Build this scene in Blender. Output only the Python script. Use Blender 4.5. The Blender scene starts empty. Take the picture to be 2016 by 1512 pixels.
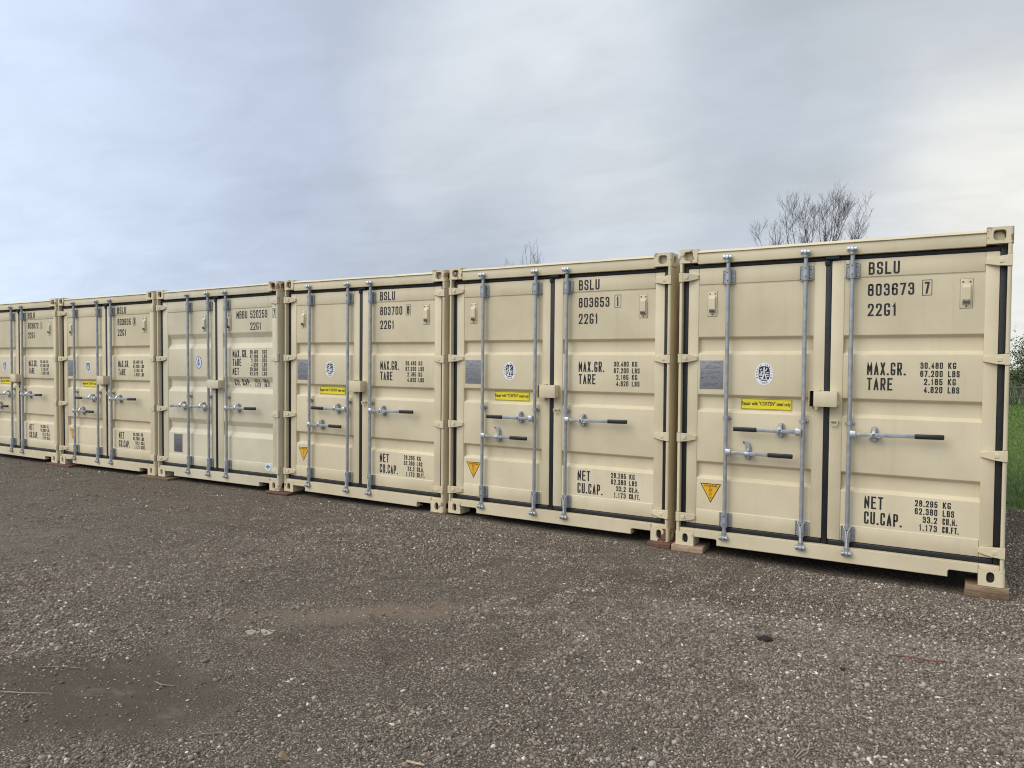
import bpy, bmesh, math, random
import numpy as np
from mathutils import Vector, Matrix, noise as mnoise

sc = bpy.context.scene
COL = sc.collection
PI = math.pi

# ------------------------------------------------------------------ camera
CAM = Vector((2.0921, -6.3406, 1.5869))
YAW, PITCH, ROLL = 0.5384, -0.0279, 0.0081
f = Vector((-math.sin(YAW) * math.cos(PITCH), math.cos(YAW) * math.cos(PITCH), math.sin(PITCH)))
r0 = Vector((math.cos(YAW), math.sin(YAW), 0))
u0 = r0.cross(f)
r = r0 * math.cos(ROLL) + u0 * math.sin(ROLL)
u = u0 * math.cos(ROLL) - r0 * math.sin(ROLL)
camd = bpy.data.cameras.new("camera")
cam = bpy.data.objects.new("camera", camd)
COL.objects.link(cam)
m = Matrix((r, u, -f)).transposed().to_4x4()
m.translation = CAM
cam.matrix_world = m
camd.sensor_width = 36
camd.lens = 36 * 1456.6 / 2016
camd.clip_start = 0.05
camd.clip_end = 2000
sc.camera = cam

# ------------------------------------------------------------------ light
SUN_EL, SUN_AZ = math.radians(42), math.radians(214)     # azimuth clockwise from +Y
SKY_STRENGTH = 0.10
sc.view_settings.view_transform = 'Standard'
sc.view_settings.look = 'None'
sc.view_settings.exposure = 0.0
sc.cycles.filter_width = 1.05
sc.view_settings.gamma = 1.0
sc.view_settings.use_curve_mapping = False

sund = bpy.data.lights.new("sun", 'SUN')
sund.energy = 1.5
sund.angle = math.radians(40)
sund.color = (1.0, 0.92, 0.80)
sun = bpy.data.objects.new("sun", sund)
COL.objects.link(sun)
sdir = Vector((math.sin(SUN_AZ) * math.cos(SUN_EL), math.cos(SUN_AZ) * math.cos(SUN_EL), math.sin(SUN_EL)))
sun.rotation_euler = sdir.to_track_quat('Z', 'Y').to_euler()
sun.location = (0, -20, 30)

world = bpy.data.worlds.new("World")
sc.world = world
world.use_nodes = True
wt = world.node_tree
wt.nodes.clear()


class NT:
    """small helper to wire nodes"""
    def __init__(self, tree):
        self.t = tree

    def n(self, typ, inputs=None, **kw):
        nd = self.t.nodes.new(typ)
        for k, v in kw.items():
            setattr(nd, k, v)
        for k, v in (inputs or {}).items():
            self.set(nd.inputs[k], v)
        return nd

    def set(self, sock, v):
        if isinstance(v, bpy.types.NodeSocket):
            self.t.links.new(v, sock)
        elif isinstance(v, bpy.types.Node):
            self.t.links.new(v.outputs[0], sock)
        else:
            if isinstance(v, (tuple, list)) and sock.type == 'RGBA' and len(v) == 3:
                v = (*v, 1)
            sock.default_value = v

    def math(self, op, a, b=0.0, c=None, clamp=False):
        nd = self.t.nodes.new('ShaderNodeMath')
        nd.operation = op
        nd.use_clamp = clamp
        self.set(nd.inputs[0], a)
        self.set(nd.inputs[1], b)
        if c is not None:
            self.set(nd.inputs[2], c)
        return nd.outputs[0]

    def vmath(self, op, a, b=(0, 0, 0)):
        nd = self.t.nodes.new('ShaderNodeVectorMath')
        nd.operation = op
        self.set(nd.inputs[0], a)
        self.set(nd.inputs[1], b)
        return nd.outputs['Value'] if op in ('DOT_PRODUCT', 'LENGTH', 'DISTANCE') else nd.outputs[0]

    def ss(self, v, a, b, lo=0.0, hi=1.0):
        nd = self.t.nodes.new('ShaderNodeMapRange')
        nd.interpolation_type = 'SMOOTHSTEP'
        self.set(nd.inputs[0], v)
        for i, x in enumerate((a, b, lo, hi)):
            nd.inputs[i + 1].default_value = x
        return nd.outputs[0]

    def mix(self, fac, a, b, blend='MIX'):
        nd = self.t.nodes.new('ShaderNodeMix')
        nd.data_type = 'RGBA'
        nd.blend_type = blend
        nd.clamp_factor = True
        self.set(nd.inputs[0], fac)
        self.set(nd.inputs[6], a)
        self.set(nd.inputs[7], b)
        return nd.outputs[2]

    def noise(self, vec, scale, detail=4, rough=0.55, dist=0.0):
        nd = self.n('ShaderNodeTexNoise', {'Scale': scale, 'Detail': detail, 'Roughness': rough, 'Distortion': dist})
        if vec is not None:
            self.set(nd.inputs['Vector'], vec)
        return nd.outputs[0]


W_ = NT(wt)
tc = W_.n('ShaderNodeTexCoord')
d = tc.outputs['Generated']
sky = W_.n('ShaderNodeTexSky')
sky.sky_type = 'NISHITA'
sky.sun_disc = False
sky.sun_elevation = SUN_EL
sky.sun_rotation = SUN_AZ
bg_sky = W_.n('ShaderNodeBackground', {'Color': sky.outputs[0], 'Strength': SKY_STRENGTH})


def dirv(px, py):
    v = f + r * ((px - 1008) / 1456.6) - u * ((py - 756) / 1456.6)
    return v.normalized()


def blob(px, py, inner, outer):
    """soft cloud patch round one direction of the sky (angles in degrees)"""
    v = dirv(px, py)
    dt = W_.vmath('DOT_PRODUCT', dn, tuple(v))
    return W_.ss(dt, math.cos(math.radians(outer)), math.cos(math.radians(inner)))


dz_ = W_.n('ShaderNodeSeparateXYZ', {0: d})
# project the direction on a cloud ceiling so that the cloud streaks run to the horizon
zc = W_.math('MAXIMUM', dz_.outputs[2], 0.0)
zc = W_.math('ADD', zc, 0.22)
cx = W_.math('DIVIDE', dz_.outputs[0], zc)
cy = W_.math('DIVIDE', dz_.outputs[1], zc)
cvec = W_.n('ShaderNodeCombineXYZ', {0: cx, 1: cy, 2: 0.0})
mapp = W_.n('ShaderNodeMapping', {'Vector': cvec.outputs[0], 'Rotation': (0, 0, math.radians(-35)), 'Scale': (0.85, 1.35, 1)})
n1 = W_.noise(mapp.outputs[0], 1.0, 5, 0.5, 1.2)
n2 = W_.noise(mapp.outputs[0], 2.2, 5, 0.5, 0.9)
warp = W_.n('ShaderNodeTexNoise', {'Scale': 3.4, 'Detail': 4.0, 'Vector': d})
wv = W_.vmath('SUBTRACT', warp.outputs['Color'], (0.5, 0.5, 0.5))
wv = W_.n('ShaderNodeVectorMath', {0: wv, 'Scale': 0.30}, operation='SCALE').outputs[0]
dn = W_.vmath('NORMALIZE', W_.vmath('ADD', d, wv))

BLUE = (0.525, 0.605, 0.765)
GREY = (0.455, 0.51, 0.585)
PALE = (0.74, 0.80, 0.87)
CREAM = (0.90, 0.90, 0.85)
col = W_.mix(W_.ss(n1, 0.38, 0.66), GREY, (0.56, 0.625, 0.735))
east = W_.vmath('DOT_PRODUCT', dn, tuple(dirv(1700, 300)))
left = W_.vmath('DOT_PRODUCT', dn, tuple(dirv(-300, 300)))
col = W_.mix(W_.math('MULTIPLY', W_.ss(left, 0.70, 0.97), 0.80), col, BLUE)
col = W_.mix(W_.math('MULTIPLY', blob(0, 640, 1, 20), 0.6), col, (0.54, 0.63, 0.755))
col = W_.mix(W_.math('MULTIPLY', blob(1120, 70, 2, 16), 0.95), col, PALE)
col = W_.mix(W_.math('MULTIPLY', blob(1060, 190, 1, 11), 0.6), col, (0.80, 0.83, 0.88))
col = W_.mix(W_.math('MULTIPLY', blob(1560, 190, 2, 18), 0.5), col, GREY)
col = W_.mix(W_.math('MULTIPLY', blob(950, 370, 2, 13), 0.55), col, (0.54, 0.60, 0.68))
col = W_.mix(W_.math('MULTIPLY', blob(1250, 440, 1, 9), 0.55), col, (0.74, 0.78, 0.82))
col = W_.mix(W_.math('MULTIPLY', blob(2060, 330, 2, 24), 0.45), col, (0.74, 0.77, 0.79))
col = W_.mix(W_.math('MULTIPLY', blob(2120, 470, 2, 16), 0.90), col, CREAM)
det = W_.math('MULTIPLY', W_.math('SUBTRACT', n2, 0.5), 0.26)
det = W_.math('ADD', det, 1.0)
col = W_.mix(1.0, col, W_.n('ShaderNodeCombineXYZ', {0: det, 1: det, 2: det}).outputs[0], 'MULTIPLY')
# unseen sky overhead and behind the camera, brightened to light the container fronts
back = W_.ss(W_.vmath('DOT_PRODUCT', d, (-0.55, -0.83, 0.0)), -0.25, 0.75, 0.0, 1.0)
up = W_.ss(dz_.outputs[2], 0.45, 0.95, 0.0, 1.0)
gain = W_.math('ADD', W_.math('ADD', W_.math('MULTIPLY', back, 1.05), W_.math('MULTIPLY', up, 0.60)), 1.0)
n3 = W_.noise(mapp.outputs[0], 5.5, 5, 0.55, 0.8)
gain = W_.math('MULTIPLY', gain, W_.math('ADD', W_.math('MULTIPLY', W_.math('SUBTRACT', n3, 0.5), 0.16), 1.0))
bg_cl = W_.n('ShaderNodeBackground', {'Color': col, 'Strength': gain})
cover = W_.ss(n1, 0.15, 0.42, 0.90, 0.985)
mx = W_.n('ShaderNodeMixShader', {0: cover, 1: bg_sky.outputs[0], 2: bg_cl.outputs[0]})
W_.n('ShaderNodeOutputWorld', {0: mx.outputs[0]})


# ------------------------------------------------------------------ materials
def new_mat(name):
    mt = bpy.data.materials.new(name)
    mt.use_nodes = True
    t = mt.node_tree
    b = t.nodes['Principled BSDF']
    return mt, NT(t), b


def simple(name, colr, rough=0.5, metal=0.0, spec=0.5, bump=0.0, bscale=60, var=0.0, vscale=8.0):
    mt, N, b = new_mat(name)
    co = N.n('ShaderNodeTexCoord').outputs['Object']
    if var:
        nz = N.noise(co, vscale, 5, 0.6)
        c2 = tuple(min(1, c * (1 - var)) for c in colr)
        c1 = tuple(min(1, c * (1 + var)) for c in colr)
        N.set(b.inputs['Base Color'], N.mix(N.ss(nz, 0.3, 0.7), c2, c1))
    else:
        b.inputs['Base Color'].default_value = (*colr, 1)
    b.inputs['Roughness'].default_value = rough
    b.inputs['Metallic'].default_value = metal
    b.inputs['Specular IOR Level'].default_value = spec
    if bump:
        bn = N.n('ShaderNodeBump', {'Strength': bump, 'Distance': 0.01, 'Height': N.noise(co, bscale, 3, 0.5)})
        N.set(b.inputs['Normal'], bn.outputs[0])
    return mt


def paint(name, colr, chips=0.0, dirt=0.34):
    """container paint: faint waviness of the pressed steel, dust, scuffs; chips of rust on the castings"""
    mt, N, b = new_mat(name)
    co = N.n('ShaderNodeTexCoord').outputs['Object']
    oi = N.n('ShaderNodeObjectInfo')
    off = N.vmath('ADD', co, N.n('ShaderNodeCombineXYZ', {0: N.math('MULTIPLY', oi.outputs['Random'], 40.0)}).outputs[0])
    big = N.noise(off, 1.6, 5, 0.6)
    c_d = tuple(c * k for c, k in zip(colr, (0.90, 0.89, 0.86)))
    c_l = tuple(min(1, c * k) for c, k in zip(colr, (1.03, 1.03, 1.04)))
    c = N.mix(N.ss(big, 0.3, 0.7), c_d, c_l)
    # dust streaks running down the steel
    st = N.n('ShaderNodeMapping', {'Vector': off, 'Scale': (14, 14, 0.7)})
    streak = N.noise(st.outputs[0], 1.0, 5, 0.6)
    c = N.mix(N.math('MULTIPLY', N.ss(streak, 0.55, 0.8), dirt), c, tuple(k * 0.72 for k in colr))
    # small scuffs
    sp = N.noise(off, 28, 4, 0.7)
    c = N.mix(N.math('MULTIPLY', N.ss(sp, 0.67, 0.76), 0.40), c, (0.30, 0.25, 0.19))
    rough = N.ss(big, 0.3, 0.7, 0.40, 0.55)
    if chips:
        e = N.noise(off, 9, 6, 0.65)
        ch = N.ss(e, 0.60 - 0.12 * chips, 0.64 - 0.12 * chips)
        rc = N.mix(N.noise(off, 40, 4, 0.6), (0.16, 0.08, 0.045), (0.40, 0.24, 0.14))
        c = N.mix(N.math('MULTIPLY', ch, 0.9), c, rc)
        rough = N.math('ADD', rough, N.math('MULTIPLY', ch, 0.35))
    N.set(b.inputs['Base Color'], c)
    N.set(b.inputs['Roughness'], rough)
    wob = N.math('ADD', N.math('MULTIPLY', N.noise(off, 2.2, 2, 0.4), 1.0), N.math('MULTIPLY', N.noise(off, 160, 2, 0.5), 0.012))
    bn = N.n('ShaderNodeBump', {'Strength': 0.5, 'Distance': 0.02, 'Height': wob})
    N.set(b.inputs['Normal'], bn.outputs[0])
    return mt


BEIGE = (0.69, 0.59, 0.395)
SAGE = (0.65, 0.58, 0.415)
M = {}
M['paint'] = paint('beige_paint', BEIGE)
M['paint_cast'] = paint('beige_paint_chipped', BEIGE, 0.55)
M['paint_cast_low'] = paint('beige_paint_worn', tuple(c * 1.04 for c in BEIGE), 0.12)
M['paint_sage'] = paint('grey_beige_paint', SAGE)
M['rubber'] = simple('black_rubber', (0.010, 0.0105, 0.012), 0.55, bump=0.2, bscale=40, var=0.2)
M['zinc'] = simple('galvanised_steel', (0.37, 0.385, 0.39), 0.45, 0.5, bump=0.15, bscale=90, var=0.14, vscale=18)
M['zinc_bright'] = simple('bright_zinc', (0.62, 0.63, 0.63), 0.30, 0.8, bump=0.2, bscale=70, var=0.18, vscale=30)
M['grip'] = simple('black_grip', (0.014, 0.014, 0.015), 0.38)
M['ink'] = simple('black_lettering', (0.018, 0.017, 0.018), 0.6, var=0.15)
M['ink_soft'] = simple('grey_print', (0.10, 0.10, 0.11), 0.6)
M['yellow'] = simple('yellow_sticker', (0.80, 0.66, 0.02), 0.4)
M['orange'] = simple('orange_sticker', (0.80, 0.42, 0.012), 0.4)
M['white'] = simple('white_sticker', (0.80, 0.80, 0.80), 0.4)
M['bluewhite'] = simple('pale_blue_sticker', (0.62, 0.70, 0.82), 0.4)
M['navy'] = simple('navy_print', (0.03, 0.05, 0.14), 0.5)
M['cyan'] = simple('light_blue_print', (0.08, 0.42, 0.66), 0.5)
M['plate'] = simple('aluminium_plate', (0.25, 0.25, 0.255), 0.5, 0.2, var=0.04, vscale=20)
M['plate_dark'] = simple('dark_plate', (0.17, 0.165, 0.165), 0.45, 0.4, var=0.15, vscale=20)
M['cord'] = simple('white_cord', (0.72, 0.72, 0.70), 0.7)
M['dark'] = simple('painted_shade', (0.02, 0.018, 0.016), 0.8)  # flat dark colour standing in for shade inside hollow parts
M['rust'] = simple('rusty_steel', (0.16, 0.065, 0.03), 0.85, bump=0.5, bscale=120, var=0.45, vscale=25)


def wood(name, ca, cb):
    mt, N, b = new_mat(name)
    co = N.n('ShaderNodeTexCoord').outputs['Object']
    mp = N.n('ShaderNodeMapping', {'Vector': co, 'Scale': (2.2, 9, 26)})
    g = N.noise(mp.outputs[0], 3.0, 6, 0.65, 1.2)
    c = N.mix(N.ss(g, 0.3, 0.7), ca, cb)
    c = N.mix(N.math('MULTIPLY', N.ss(N.noise(co, 14, 4, 0.6), 0.5, 0.7), 0.5), c, tuple(k * 0.55 for k in ca))
    N.set(b.inputs['Base Color'], c)
    b.inputs['Roughness'].default_value = 0.8
    bn = N.n('ShaderNodeBump', {'Strength': 0.5, 'Distance': 0.004, 'Height': g})
    N.set(b.inputs['Normal'], bn.outputs[0])
    return mt


M['wood_pale'] = wood('pale_timber', (0.30, 0.19, 0.115), (0.50, 0.36, 0.24))
M['wood_mid'] = wood('mid_timber', (0.20, 0.128, 0.072), (0.33, 0.232, 0.14))
M['wood_brown'] = wood('brown_timber', (0.12, 0.073, 0.042), (0.22, 0.142, 0.083))
M['wood_red'] = wood('stained_timber', (0.10, 0.045, 0.028), (0.20, 0.10, 0.062))


# ------------------------------------------------------------------ mesh helper
class MB:
    def __init__(self):
        self.v, self.f, self.m = [], [], []

    def add(self, vs, fs, mi=0):
        o = len(self.v)
        self.v += [tuple(p) for p in vs]
        for q in fs:
            self.f.append(tuple(o + i for i in q))
            self.m.append(mi)

    def bm(self, bm, mi=0):
        bm.verts.index_update()
        self.add([v.co.copy() for v in bm.verts], [[v.index for v in q.verts] for q in bm.faces], mi)
        bm.free()

    def box(self, x0, x1, y0, y1, z0, z1, bev=0.0, mi=0, seg=2, rot=None):
        bm = bmesh.new()
        bmesh.ops.create_cube(bm, size=1)
        for v in bm.verts:
            v.co = Vector(((x0 + x1) / 2 + v.co.x * (x1 - x0), (y0 + y1) / 2 + v.co.y * (y1 - y0), (z0 + z1) / 2 + v.co.z * (z1 - z0)))
        if bev:
            bmesh.ops.bevel(bm, geom=list(bm.edges), offset=bev, segments=seg, affect='EDGES', profile=0.5)
        if rot:
            c, ax, an = rot
            bmesh.ops.rotate(bm, cent=Vector(c), matrix=Matrix.Rotation(an, 3, ax), verts=bm.verts)
        self.bm(bm, mi)

    def prism_xz(self, pts, y0, y1, mi=0, bev=0.0):
        """outline in x,z pulled from y0 (front) to y1"""
        bm = bmesh.new()
        a = [bm.verts.new((x, y0, z)) for x, z in pts]
        b = [bm.verts.new((x, y1, z)) for x, z in pts]
        n = len(pts)
        fr = bm.faces.new(a)
        bm.faces.new(b[::-1])
        for i in range(n):
            bm.faces.new((a[i], b[i], b[(i + 1) % n], a[(i + 1) % n]))
        bmesh.ops.recalc_face_normals(bm, faces=bm.faces)
        if bev:
            bmesh.ops.bevel(bm, geom=[e for e in fr.edges], offset=bev, segments=2, affect='EDGES')
        self.bm(bm, mi)

    def prism_xy(self, pts, z0, z1, mi=0):
        a = [(x, y, z0) for x, y in pts]
        b = [(x, y, z1) for x, y in pts]
        n = len(pts)
        bm = bmesh.new()
        va = [bm.verts.new(p) for p in a]
        vb = [bm.verts.new(p) for p in b]
        bm.faces.new(va)
        bm.faces.new(vb[::-1])
        for i in range(n):
            bm.faces.new((va[i], vb[i], vb[(i + 1) % n], va[(i + 1) % n]))
        bmesh.ops.recalc_face_normals(bm, faces=bm.faces)
        self.bm(bm, mi)

    def cyl(self, p0, p1, ra, rb=None, n=14, mi=0, caps=True):
        rb = ra if rb is None else rb
        p0, p1 = Vector(p0), Vector(p1)
        ax = (p1 - p0).normalized()
        t = ax.orthogonal().normalized()
        s = ax.cross(t)
        vs = []
        for p, rr in ((p0, ra), (p1, rb)):
            for i in range(n):
                a = 2 * PI * i / n
                vs.append(p + (t * math.cos(a) + s * math.sin(a)) * rr)
        fs = [(i, (i + 1) % n, n + (i + 1) % n, n + i) for i in range(n)]
        if caps:
            fs += [tuple(range(n - 1, -1, -1)), tuple(range(n, 2 * n))]
        self.add(vs, fs, mi)

    def tube(self, pts, rad, n=6, mi=0):
        """swept tube through points; rad a number or a list"""
        pts = [Vector(p) for p in pts]
        k = len(pts)
        rads = rad if isinstance(rad, (list, tuple)) else [rad] * k
        vs = []
        ref = None
        for i, p in enumerate(pts):
            t = (pts[min(i + 1, k - 1)] - pts[max(i - 1, 0)])
            t = t.normalized() if t.length > 1e-9 else Vector((0, 0, 1))
            if ref is None:
                ref = t.orthogonal().normalized()
            a = (ref - t * ref.dot(t))
            a = a.normalized() if a.length > 1e-6 else t.orthogonal().normalized()
            ref = a
            b = t.cross(a)
            for j in range(n):
                an = 2 * PI * j / n
                vs.append(p + (a * math.cos(an) + b * math.sin(an)) * rads[i])
        fs = []
        for i in range(k - 1):
            for j in range(n):
                fs.append((i * n + j, i * n + (j + 1) % n, (i + 1) * n + (j + 1) % n, (i + 1) * n + j))
        fs.append(tuple(range(n - 1, -1, -1)))
        fs.append(tuple((k - 1) * n + j for j in range(n)))
        self.add(vs, fs, mi)

    def mesh(self, name, mats, smooth=35):
        me = bpy.data.meshes.new(name)
        me.from_pydata(self.v, [], self.f)
        for mt in mats if isinstance(mats, (list, tuple)) else [mats]:
            me.materials.append(mt)
        me.polygons.foreach_set('material_index', self.m)
        if smooth:
            me.polygons.foreach_set('use_smooth', [True] * len(self.f))
            me.set_sharp_from_angle(angle=math.radians(smooth))
        me.update()
        return me

    def build(self, name, mats, parent=None, smooth=35):
        o = bpy.data.objects.new(name, self.mesh(name, mats, smooth))
        COL.objects.link(o)
        if parent:
            o.parent = parent
        return o


def tag(o, label=None, cat=None, group=None, kind=None):
    if label:
        o['label'] = label
    if cat:
        o['category'] = cat
    if group:
        o['group'] = group
    if kind:
        o['kind'] = kind
    return o


def empty(name, loc=(0, 0, 0)):
    o = bpy.data.objects.new(name, None)
    o.empty_display_size = 0.2
    o.location = loc
    COL.objects.link(o)
    return o


def copy_tree(o, parent=None):
    c = o.copy()
    COL.objects.link(c)
    if parent:
        c.parent = parent
    for ch in list(o.children):
        copy_tree(ch, c)
    return c


# ------------------------------------------------------------------ lettering (drawn strokes)
R_ = 1
GL = {
    'A': [[(0, 0), (.5, 1), (1, 0)], [(.16, .3), (.84, .3)]],
    'B': [[(0, 0), (0, 1), (.94, 1, R_), (.94, .53, R_), (0, .53)], [(.3, .53), (1, .53, R_), (1, 0, R_), (0, 0)]],
    'C': [[(1, .74), (1, 1, R_), (0, 1, R_), (0, 0, R_), (1, 0, R_), (1, .26)]],
    'D': [[(0, 0), (0, 1), (1, 1, R_), (1, 0, R_), (0, 0)]],
    'E': [[(1, 1), (0, 1), (0, 0), (1, 0)], [(0, .52), (.8, .52)]],
    'F': [[(1, 1), (0, 1), (0, 0)], [(0, .52), (.8, .52)]],
    'G': [[(1, .78), (1, 1, R_), (0, 1, R_), (0, 0, R_), (1, 0, R_), (1, .38), (.62, .38)]],
    'I': [[(.5, 0), (.5, 1)]],
    'K': [[(0, 0), (0, 1)], [(1, 1), (0, .40)], [(.35, .60), (1, 0)]],
    'L': [[(0, 1), (0, 0), (1, 0)]],
    'M': [[(0, 0), (0, 1), (.5, .30), (1, 1), (1, 0)]],
    'N': [[(0, 0), (0, 1), (1, 0), (1, 1)]],
    'O': [[(.5, 1), (1, 1, R_), (1, 0, R_), (0, 0, R_), (0, 1, R_), (.5, 1)]],
    'P': [[(0, 0), (0, 1), (1, 1, R_), (1, .45, R_), (0, .45)]],
    'R': [[(0, 0), (0, 1), (1, 1, R_), (1, .47, R_), (0, .47)], [(.5, .47), (1, 0)]],
    'S': [[(1, .76), (1, 1, R_), (0, 1, R_), (0, .54, R_), (1, .50, R_), (1, 0, R_), (0, 0, R_), (0, .24)]],
    'T': [[(0, 1), (1, 1)], [(.5, 1), (.5, 0)]],
    'U': [[(0, 1), (0, 0, R_), (1, 0, R_), (1, 1)]],
    'V': [[(0, 1), (.5, 0), (1, 1)]],
    'X': [[(0, 0), (1, 1)], [(0, 1), (1, 0)]],
    '1': [[(.12, .80), (.55, 1), (.55, 0)]],
    '2': [[(0, .74), (0, 1, R_), (1, 1, R_), (1, .60, R_), (0, 0), (1, 0)]],
    '3': [[(0, .78), (0, 1, R_), (.96, 1, R_), (.96, .53, R_), (.4, .53)], [(.4, .53), (1, .53, R_), (1, 0, R_), (0, 0, R_), (0, .22)]],
    '4': [[(.72, 0), (.72, 1), (0, .27), (1, .27)]],
    '5': [[(.95, 1), (.06, 1), (0, .52), (1, .60, R_), (1, 0, R_), (0, 0, R_), (0, .22)]],
    '6': [[(1, .78), (1, 1, R_), (0, 1, R_), (0, 0, R_), (1, 0, R_), (1, .56, R_), (0, .56)]],
    '7': [[(0, 1), (1, 1), (.35, 0)]],
    '8': [[(.5, 1), (.95, 1, R_), (.95, .53, R_), (.05, .53, R_), (.05, 1, R_), (.5, 1)], [(.5, .53), (1, .53, R_), (1, 0, R_), (0, 0, R_), (0, .53, R_), (.5, .53)]],
    '9': [[(0, .22), (0, 0, R_), (1, 0, R_), (1, 1, R_), (0, 1, R_), (0, .44, R_), (1, .44)]],
}
GL['0'] = GL['O']


def stroke_path(pts, w, h, t):
    """points in metres with rounded corners"""
    P = []
    q = [(t / 2 + p[0] * (w - t), t / 2 + p[1] * (h - t), len(p) > 2) for p in pts]
    for i, (x, y, rd) in enumerate(q):
        if rd and 0 < i < len(q) - 1:
            a, b, c = Vector(q[i - 1][:2]), Vector((x, y)), Vector(q[i + 1][:2])
            rad = min(0.42 * (w - t), 0.48 * (b - a).length, 0.48 * (c - b).length)
            p0, p1 = b + (a - b).normalized() * rad, b + (c - b).normalized() * rad
            for k in range(5):
                s = k / 4
                P.append(p0 * (1 - s) ** 2 + b * 2 * s * (1 - s) + p1 * s * s)
        else:
            P.append(Vector((x, y)))
    out = [P[0]]
    for p in P[1:]:
        if (p - out[-1]).length > 1e-5:
            out.append(p)
    return out


def ribbon(mb, P, t, place, mi=0, cap=True, step=0.03):
    P = list(P)
    if cap:
        P[0] = P[0] + (P[0] - P[1]).normalized() * t / 2
        P[-1] = P[-1] + (P[-1] - P[-2]).normalized() * t / 2
    Q = [P[0]]
    for a, b in zip(P[:-1], P[1:]):
        n = max(1, int((b - a).length / step))
        for k in range(1, n + 1):
            Q.append(a.lerp(b, k / n))
    vs = []
    for i, p in enumerate(Q):
        d1 = (Q[i] - Q[i - 1]).normalized() if i else (Q[1] - Q[0]).normalized()
        d2 = (Q[i + 1] - Q[i]).normalized() if i < len(Q) - 1 else d1
        n1, n2 = Vector((-d1.y, d1.x)), Vector((-d2.y, d2.x))
        nn = (n1 + n2)
        nn = nn.normalized() if nn.length > 1e-4 else n1
        k = t / 2 / max(0.45, nn.dot(n1))
        vs += [place(*(p + nn * k)), place(*(p - nn * k))]
    mb.add(vs, [(2 * i, 2 * i + 1, 2 * i + 3, 2 * i + 2) for i in range(len(Q) - 1)], mi)


def text(mb, s, x, z, h, width, surf, t=None, mi=0, align='L', gapk=0.36, lift=0.0016):
    """draw s with its left (or right) end at x, baseline z, cap height h, fitted to width; surf(x,z) gives the y of the steel"""
    adv = []
    for ch in s:
        adv.append(0.42 if ch in '.' else 0.62 if ch == ' ' else 0.75 if ch in '1I' else 1.12 if ch == 'M' else 1.0)
    units = sum(adv) + gapk * (len(s) - 1)
    cw = width / units
    t = t or h * 0.125
    X = x if align == 'L' else x - width
    k = 0
    for ch, a in zip(s, adv):
        w = a * cw
        def place(px, pz, X=X, k=k):
            return (X + px, surf(X + px, z + pz) - lift - 0.00006 * (k % 3), z + pz)
        if ch == '.':
            tt = t * 1.15
            mb.add([place(w * .5 - tt / 2, 0), place(w * .5 + tt / 2, 0), place(w * .5 + tt / 2, tt), place(w * .5 - tt / 2, tt)], [(0, 1, 2, 3)], mi)
        elif ch != ' ':
            for st in GL[ch]:
                k += 1
                def place2(px, pz, X=X, k=k):
                    return (X + px, surf(X + px, z + pz) - lift - 0.00006 * (k % 3), z + pz)
                ribbon(mb, stroke_path(st, w, h, t), t, place2, mi)
        X += w + gapk * cw


def frame_rect(mb, x0, x1, z0, z1, t, surf, mi=0, lift=0.0016):
    for a, b, c, e in ((x0, x1, z0, z0 + t), (x0, x1, z1 - t, z1), (x0, x0 + t, z0 + t, z1 - t), (x1 - t, x1, z0 + t, z1 - t)):
        mb.add([(a, surf(a, c) - lift, c), (b, surf(b, c) - lift, c), (b, surf(b, e) - lift, e), (a, surf(a, e) - lift, e)], [(0, 1, 2, 3)], mi)


def printed(mb, body, x, z, h, width, y, mi=0):
    """words of a printed sticker in a plain bold face"""
    cu = bpy.data.curves.new('print', 'FONT')
    cu.body = body
    cu.size = 1
    cu.offset = 0.022
    ob = bpy.data.objects.new('print', cu)
    COL.objects.link(ob)
    bpy.context.view_layer.update()
    dg = bpy.context.evaluated_depsgraph_get()
    me = bpy.data.meshes.new_from_object(ob.evaluated_get(dg))
    vs = [v.co.copy() for v in me.vertices]
    x0, x1 = min(v.x for v in vs), max(v.x for v in vs)
    z0, z1 = min(v.y for v in vs), max(v.y for v in vs)
    mb.add([(x + (v.x - x0) / (x1 - x0) * width, y, z + (v.y - z0) / (z1 - z0) * h) for v in vs], [list(p.vertices) for p in me.polygons], mi)
    bpy.data.objects.remove(ob)
    bpy.data.meshes.remove(me)
    bpy.data.curves.remove(cu)


# ------------------------------------------------------------------ container kit
CWID, CHGT, CLEN = 2.438, 2.591, 6.058
HX = CWID / 2
YD = 0.047          # front of the door frames behind the front of the castings
YP = 0.053          # pressed panel, a little behind the door frame
YG = 0.052          # gasket
cK = lambda y: 1 + y / 6.3406


def ax(x, y=0.0):   # x measured on the casting plane of the nearest container -> local x at depth y, from the middle
    return CAM.x + (x - CAM.x) * cK(y) - HX


def az(z, y=0.0):
    return CAM.z + (z - CAM.z) * cK(y)


def fillet(pts, rad, n=3):
    out = [Vector(pts[0])]
    for i in range(1, len(pts) - 1):
        a, b, c = Vector(pts[i - 1]), Vector(pts[i]), Vector(pts[i + 1])
        rr = min(rad, 0.45 * (a - b).length, 0.45 * (c - b).length)
        p0, p1 = b + (a - b).normalized() * rr, b + (c - b).normalized() * rr
        for k in range(n + 1):
            s = k / n
            out.append(p0 * (1 - s) ** 2 + b * 2 * s * (1 - s) + p1 * s * s)
    out.append(Vector(pts[-1]))
    return out


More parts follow.
